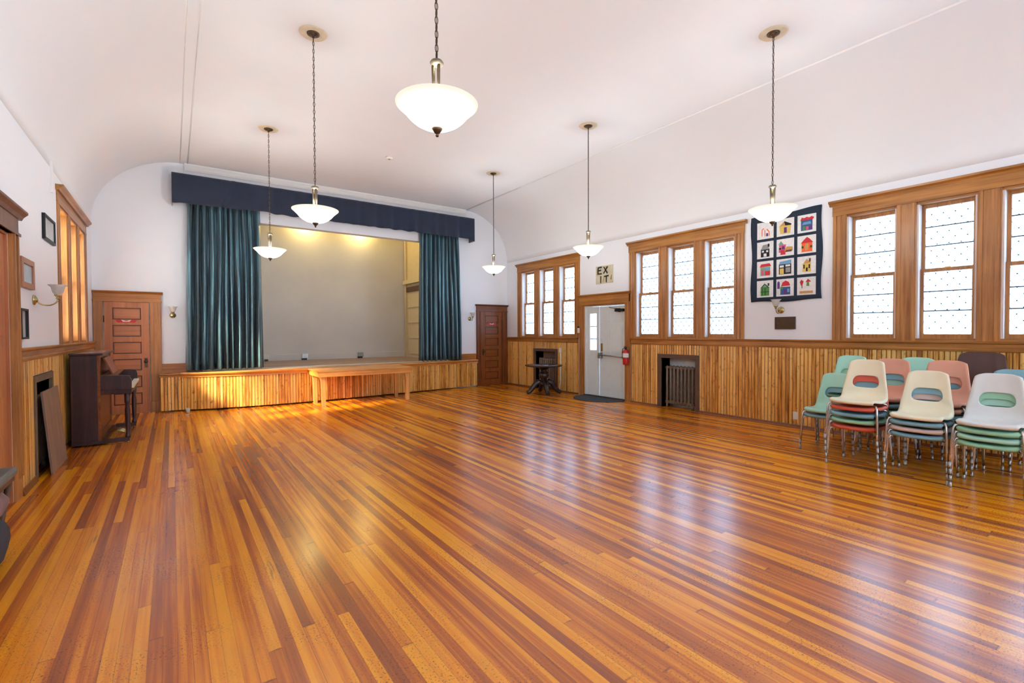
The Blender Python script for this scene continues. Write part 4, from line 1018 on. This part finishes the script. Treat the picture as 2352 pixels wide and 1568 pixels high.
# ------------------------------------------------------------------ stacking chairs (local frame: front edge at x=0, +x to the rear)
PROF = [(.012, .418), (.000, .436), (.018, .450), (.06, .452), (.12, .445), (.19, .437), (.26, .433), (.32, .436), (.37, .447), (.405, .470), (.425, .505), (.437, .545), (.447, .590), (.457, .640), (.467, .690), (.476, .740), (.485, .790), (.493, .835), (.500, .868), (.507, .882)]
WID = [.196, .202, .210, .215, .218, .221, .223, .224, .224, .222, .218, .214, .204, .196, .188, .181, .174, .167, .160, .150]
def interp(L, t):
    t = max(0, min(1, t)) * (len(L) - 1); i = min(int(t), len(L) - 2); f = t - i
    if isinstance(L[0], tuple): return tuple(a * (1 - f) + b * f for a, b in zip(L[i], L[i + 1]))
    return L[i] * (1 - f) + L[i + 1] * f
# resample the profile by arc length so the panel hole keeps its shape
def shell_mesh(name, mat, hole=True, widen=1.0, tall=1.0):
    UL = [-1, -.975, -.92, -.84, -.72, -.58, -.44, -.29, -.145, 0, .145, .29, .44, .58, .72, .84, .92, .975, 1]
    def S(p, q):
        v = q / 34; i = max(0, min(17, int(p))); u = UL[i] + (UL[i + 1] - UL[i]) * (p - i)
        x, z = interp(PROF, v); w = interp(WID, v) * widen
        z = .44 + (z - .44) * tall
        ed = abs(u) ** 3
        seat = 1 - max(0, min(1, (v - .42) / .2)); back = 1 - seat
        zz = z + .022 * ed * seat * min(1, v * 5) - .012 * (1 - u * u) * seat * min(1, v * 4)
        xx = x - .035 * ed * back - .0 + .012 * ed * (1 if v < .12 else 0)
        lip = max(0, (abs(u) - .90) / .10)
        zz -= .034 * lip ** 1.5 * seat * min(1, v * 5); xx += .016 * lip ** 1.5 * back
        # round the corners at the front and the top
        y = u * w
        if v > .86: k = (v - .86) / .14; y = u * (w - .0 * k) ; zz -= .030 * (abs(u) ** 6) * k
        if v < .16: k = 1 - v / .16; xx += .035 * (abs(u) ** 5) * k
        return (xx, y, zz)
    mb = MB(); NU, NV = 18, 34; ua, ub, va, vb = 4, 14, 20, 26
    grid = {}
    for j in range(NV + 1):
        for i in range(NU + 1):
            if hole and ua < i < ub and va < j < vb: continue
            grid[i, j] = mb.add([S(i, j)])
    for j in range(NV):
        for i in range(NU):
            if hole and ua <= i < ub and va <= j < vb: continue
            mb.face([grid[i, j], grid[i + 1, j], grid[i + 1, j + 1], grid[i, j + 1]], True)
    if hole:
        ring = [(i, va) for i in range(ua, ub)] + [(ub, j) for j in range(va, vb)] + [(i, vb) for i in range(ub, ua, -1)] + [(ua, j) for j in range(vb, va, -1)]
        cu, cv = (ua + ub) / 2, (va + vb) / 2; hu, hv = (ub - ua) / 2, (vb - va) / 2
        prev = [grid[q] for q in ring]
        for s in (.5, 1.0):
            cur = []
            for (i, j) in ring:
                du, dv = (i - cu) / hu, (j - cv) / hv
                m = (abs(du) ** 4 + abs(dv) ** 2.6) ** (1 / 3.2)
                tu, tv = cu + du / m * hu * .90, cv + dv / m * hv * .82
                pu, pv = i + (tu - i) * s, j + (tv - j) * s
                cur.append(mb.add([S(pu, pv)]))
            n = len(ring)
            for k in range(n): mb.face([prev[k], prev[(k + 1) % n], cur[(k + 1) % n], cur[k]], True)
            prev = cur
    o = mb.build(name, mat, solid=.007); o.modifiers[0].offset = -1
    return o
def chair_legs():
    out = []
    for sy in (-1, 1):
        f = [(.13, .13 * sy, .408), (.085, .19 * sy, .412), (.062, .222 * sy, .402), (.052, .232 * sy, .375), (.045, .236 * sy, .30), (.03, .243 * sy, .13), (.022, .247 * sy, .045)]
        r = [(.30, .13 * sy, .408), (.345, .19 * sy, .412), (.372, .216 * sy, .402), (.384, .224 * sy, .375), (.40, .228 * sy, .30), (.44, .236 * sy, .13), (.458, .240 * sy, .045)]
        out += [f, r]
    return out
frame_cache = {}
def chair_proto(color, style='hole'):
    root = bpy.data.objects.new('stacking_chair', None); COL.objects.link(root); root['_o'] = (0, 0, 0)
    if style == 'hole': s = shell_mesh('seat_shell', CH[color])
    else: s = shell_mesh('seat_shell', CH[color], hole=False, widen=1.16, tall=1.05)
    s.parent = root
    if not frame_cache:
        L = []
        for pts in chair_legs():
            mb = MB(); mb.tube(pts, .0105, 8); leg = mb.build('leg', 'chrome', root)
            x, y, z = pts[-1]; mb = MB(); dx = -.004 if x < .2 else .012; sy = 1 if y > 0 else -1
            mb.lathe([(.0, 0), (.013, .001), (.0145, .010), (.0125, .018), (.0125, .048), (0, .05)], (x + dx, y + .001 * sy, 0), 10); c = mb.build('foot_glide', 'steel', leg)
            L.append((leg, c))
        mb = MB()
        for x in (.13, .30): mb.tube([(x, -.13, .408), (x, .13, .408)], .009, 8)
        mb.tube([(.13, -.1, .405), (.30, -.1, .405)], .008, 6); mb.tube([(.13, .1, .405), (.30, .1, .405)], .008, 6)
        fr = mb.build('under_seat_frame', 'chrome', root); frame_cache['L'] = L; frame_cache['F'] = fr
    else:
        for leg, c in frame_cache['L']:
            l2 = leg.copy(); COL.objects.link(l2); l2.parent = root; c2 = c.copy(); COL.objects.link(c2); c2.parent = l2
        f2 = frame_cache['F'].copy(); COL.objects.link(f2); f2.parent = root
    return root
protos = {}; used = set()
def copy_tree(o, parent=None):
    c = o.copy(); COL.objects.link(c); c.parent = parent
    for ch in list(o.children): copy_tree(ch, c)
    return c
def put_chair(color, x, y, z, label, group, style='hole', rz=0):
    key = (color, style)
    if key not in protos: protos[key] = chair_proto(color, style); r = protos[key]
    else: r = copy_tree(protos[key])
    r.location = (x, y, z); r.rotation_euler = (0, 0, rz); r['label'] = label; r['category'] = 'chair'; r['group'] = group
    return r
CN = dict(cream='cream', red='coral red', blue='pale blue', mint='mint green', green='soft green', pink='salmon pink', grey='off-white', blush='blush white', brown='chocolate brown', black='black')
ORD = ['lowest', 'second lowest', 'third lowest', 'fourth lowest', 'fifth lowest']
def stack(colors, xf, y, where, group, style='hole', dz=.070, lean=-.010, rz=0):
    n = len(colors)
    for k, c in enumerate(colors):                    # bottom to top
        pos = 'topmost' if k == n - 1 else ORD[k]
        put_chair(c, xf + lean * k, y + random.uniform(-.003, .003), dz * k, '%s chair, %s of %s' % (CN[c], pos, where), group, style, rz)
G1, G2 = 'plastic chairs of the three front stacks', 'plastic chairs of the rear stacks'
stack(['red', 'green', 'blue', 'red', 'cream'], 6.055, 2.125, 'the front stack farthest from the viewer', G1, dz=.072)
stack(['blue', 'blush', 'blue', 'cream'], 6.07, 1.575, 'the middle front stack', G1, rz=.03, dz=.064)
stack(['green', 'mint', 'green', 'grey'], 6.055, 1.055, 'the front stack nearest the photo edge', G1, dz=.066)
stack(['blue', 'mint'], 6.55, 2.62, 'the low two-chair stack nearest the stage', G2)
stack(['blue', 'green', 'blue', 'green', 'mint'], 7.16, 2.66, 'the stack against the wainscot behind the low stack', G2)
stack(['green', 'blue', 'mint', 'blue', 'pink'], 6.64, 2.06, 'the stack right behind the red and cream stack', G2)
stack(['mint', 'green', 'blue', 'blue', 'mint'], 7.20, 1.96, 'the wainscot stack between two salmon backs', G2)
stack(['blue', 'green', 'blue', 'pink', 'pink'], 6.66, 1.56, 'the stack right behind the middle front stack', G2)
stack(['mint', 'green', 'blue', 'blue'], 6.66, 1.02, 'the stack behind the nearest front stack', G2)
stack(['brown', 'brown', 'brown', 'brown', 'brown'], 7.22, 1.38, 'the rounded stack under window', G2, style='full', dz=.086)
stack(['black', 'black', 'black'], 7.22, .83, 'the rounded black stack by the wainscot', G2, style='full', dz=.075)

# ------------------------------------------------------------------ lights
def area_portal(x, y, z, sx, sz, rot):
    L = bpy.data.lights.new('window_portal', 'AREA'); L.shape = 'RECTANGLE'; L.size = sx; L.size_y = sz
    L.cycles.is_portal = True
    o = bpy.data.objects.new('window_portal', L); COL.objects.link(o); o.location = (x, y, z); o.rotation_euler = rot
for s in R_WIN: area_portal(XR + .27, s + GW / 2, (WZ0 + WZ1) / 2, GW - 2 * CW, WZ1 - WZ0, (PI / 2, 0, PI / 2))
for a, b in FILL_WIN: area_portal((a + b) / 2, YR - .17, 2.6, b - a, 2.6, (PI / 2, 0, 0))
for s in L_WIN: area_portal(XL - .27, s + GW / 2, (WZ0 + WZ1) / 2, GW - 2 * CW, WZ1 - WZ0, (PI / 2, 0, -PI / 2))
S = bpy.data.lights.new('sun', 'SUN'); S.energy = 64; S.color = (1, .84, .50); S.angle = math.radians(7)
so = bpy.data.objects.new('sun', S); COL.objects.link(so)
d = Vector((2.5, .68, -1.52)).normalized(); so.rotation_euler = d.to_track_quat('-Z', 'Y').to_euler()
for x in (3.08, 4.62):
    L = bpy.data.lights.new('stage_bulb', 'POINT'); L.energy = 26; L.color = (1, .74, .24); L.shadow_soft_size = .06
    o = bpy.data.objects.new('stage_bulb', L); COL.objects.link(o); o.location = (x, 14.22, 4.58)

W = bpy.data.worlds.new('sky'); sc.world = W; W.use_nodes = True; nt = W.node_tree
bg = nt.nodes['Background']; bg.inputs[0].default_value = (.55, .84, 1.20, 1); bg.inputs[1].default_value = 5.2

# ------------------------------------------------------------------ camera
f_px, yaw, pitch, roll = 1100.65, .616455, -.018968, -.004096
fwd = Vector((math.sin(yaw) * math.cos(pitch), math.cos(yaw) * math.cos(pitch), math.sin(pitch)))
right = Vector((math.cos(yaw), -math.sin(yaw), 0)); up = right.cross(fwd)
r_ = right * math.cos(roll) + up * math.sin(roll); u_ = -right * math.sin(roll) + up * math.cos(roll)
cam = bpy.data.cameras.new('camera'); cam.sensor_width = 36; cam.lens = 36 * f_px / 2352; cam.clip_start = .05
co = bpy.data.objects.new('camera', cam); COL.objects.link(co)
co.matrix_world = Matrix(((r_.x, u_.x, -fwd.x, 0), (r_.y, u_.y, -fwd.y, 0), (r_.z, u_.z, -fwd.z, 1.5), (0, 0, 0, 1)))
sc.camera = co
sc.view_settings.view_transform = 'Standard'; sc.view_settings.look = 'None'; sc.view_settings.gamma = 1
sc.view_settings.exposure = 0.16
sc.view_settings.use_curve_mapping = False
sc.cycles.use_denoising = True
sc.cycles.caustics_reflective = False; sc.cycles.caustics_refractive = False
sc.cycles.max_bounces = 8; sc.cycles.diffuse_bounces = 4; sc.cycles.glossy_bounces = 3; sc.cycles.transparent_max_bounces = 8
sc.cycles.use_light_tree = False; sc.cycles.use_adaptive_sampling = True; sc.cycles.adaptive_threshold = .03
sc.cycles.sample_clamp_indirect = 30
for o in bpy.data.objects:
    if '_o' in o: del o['_o']
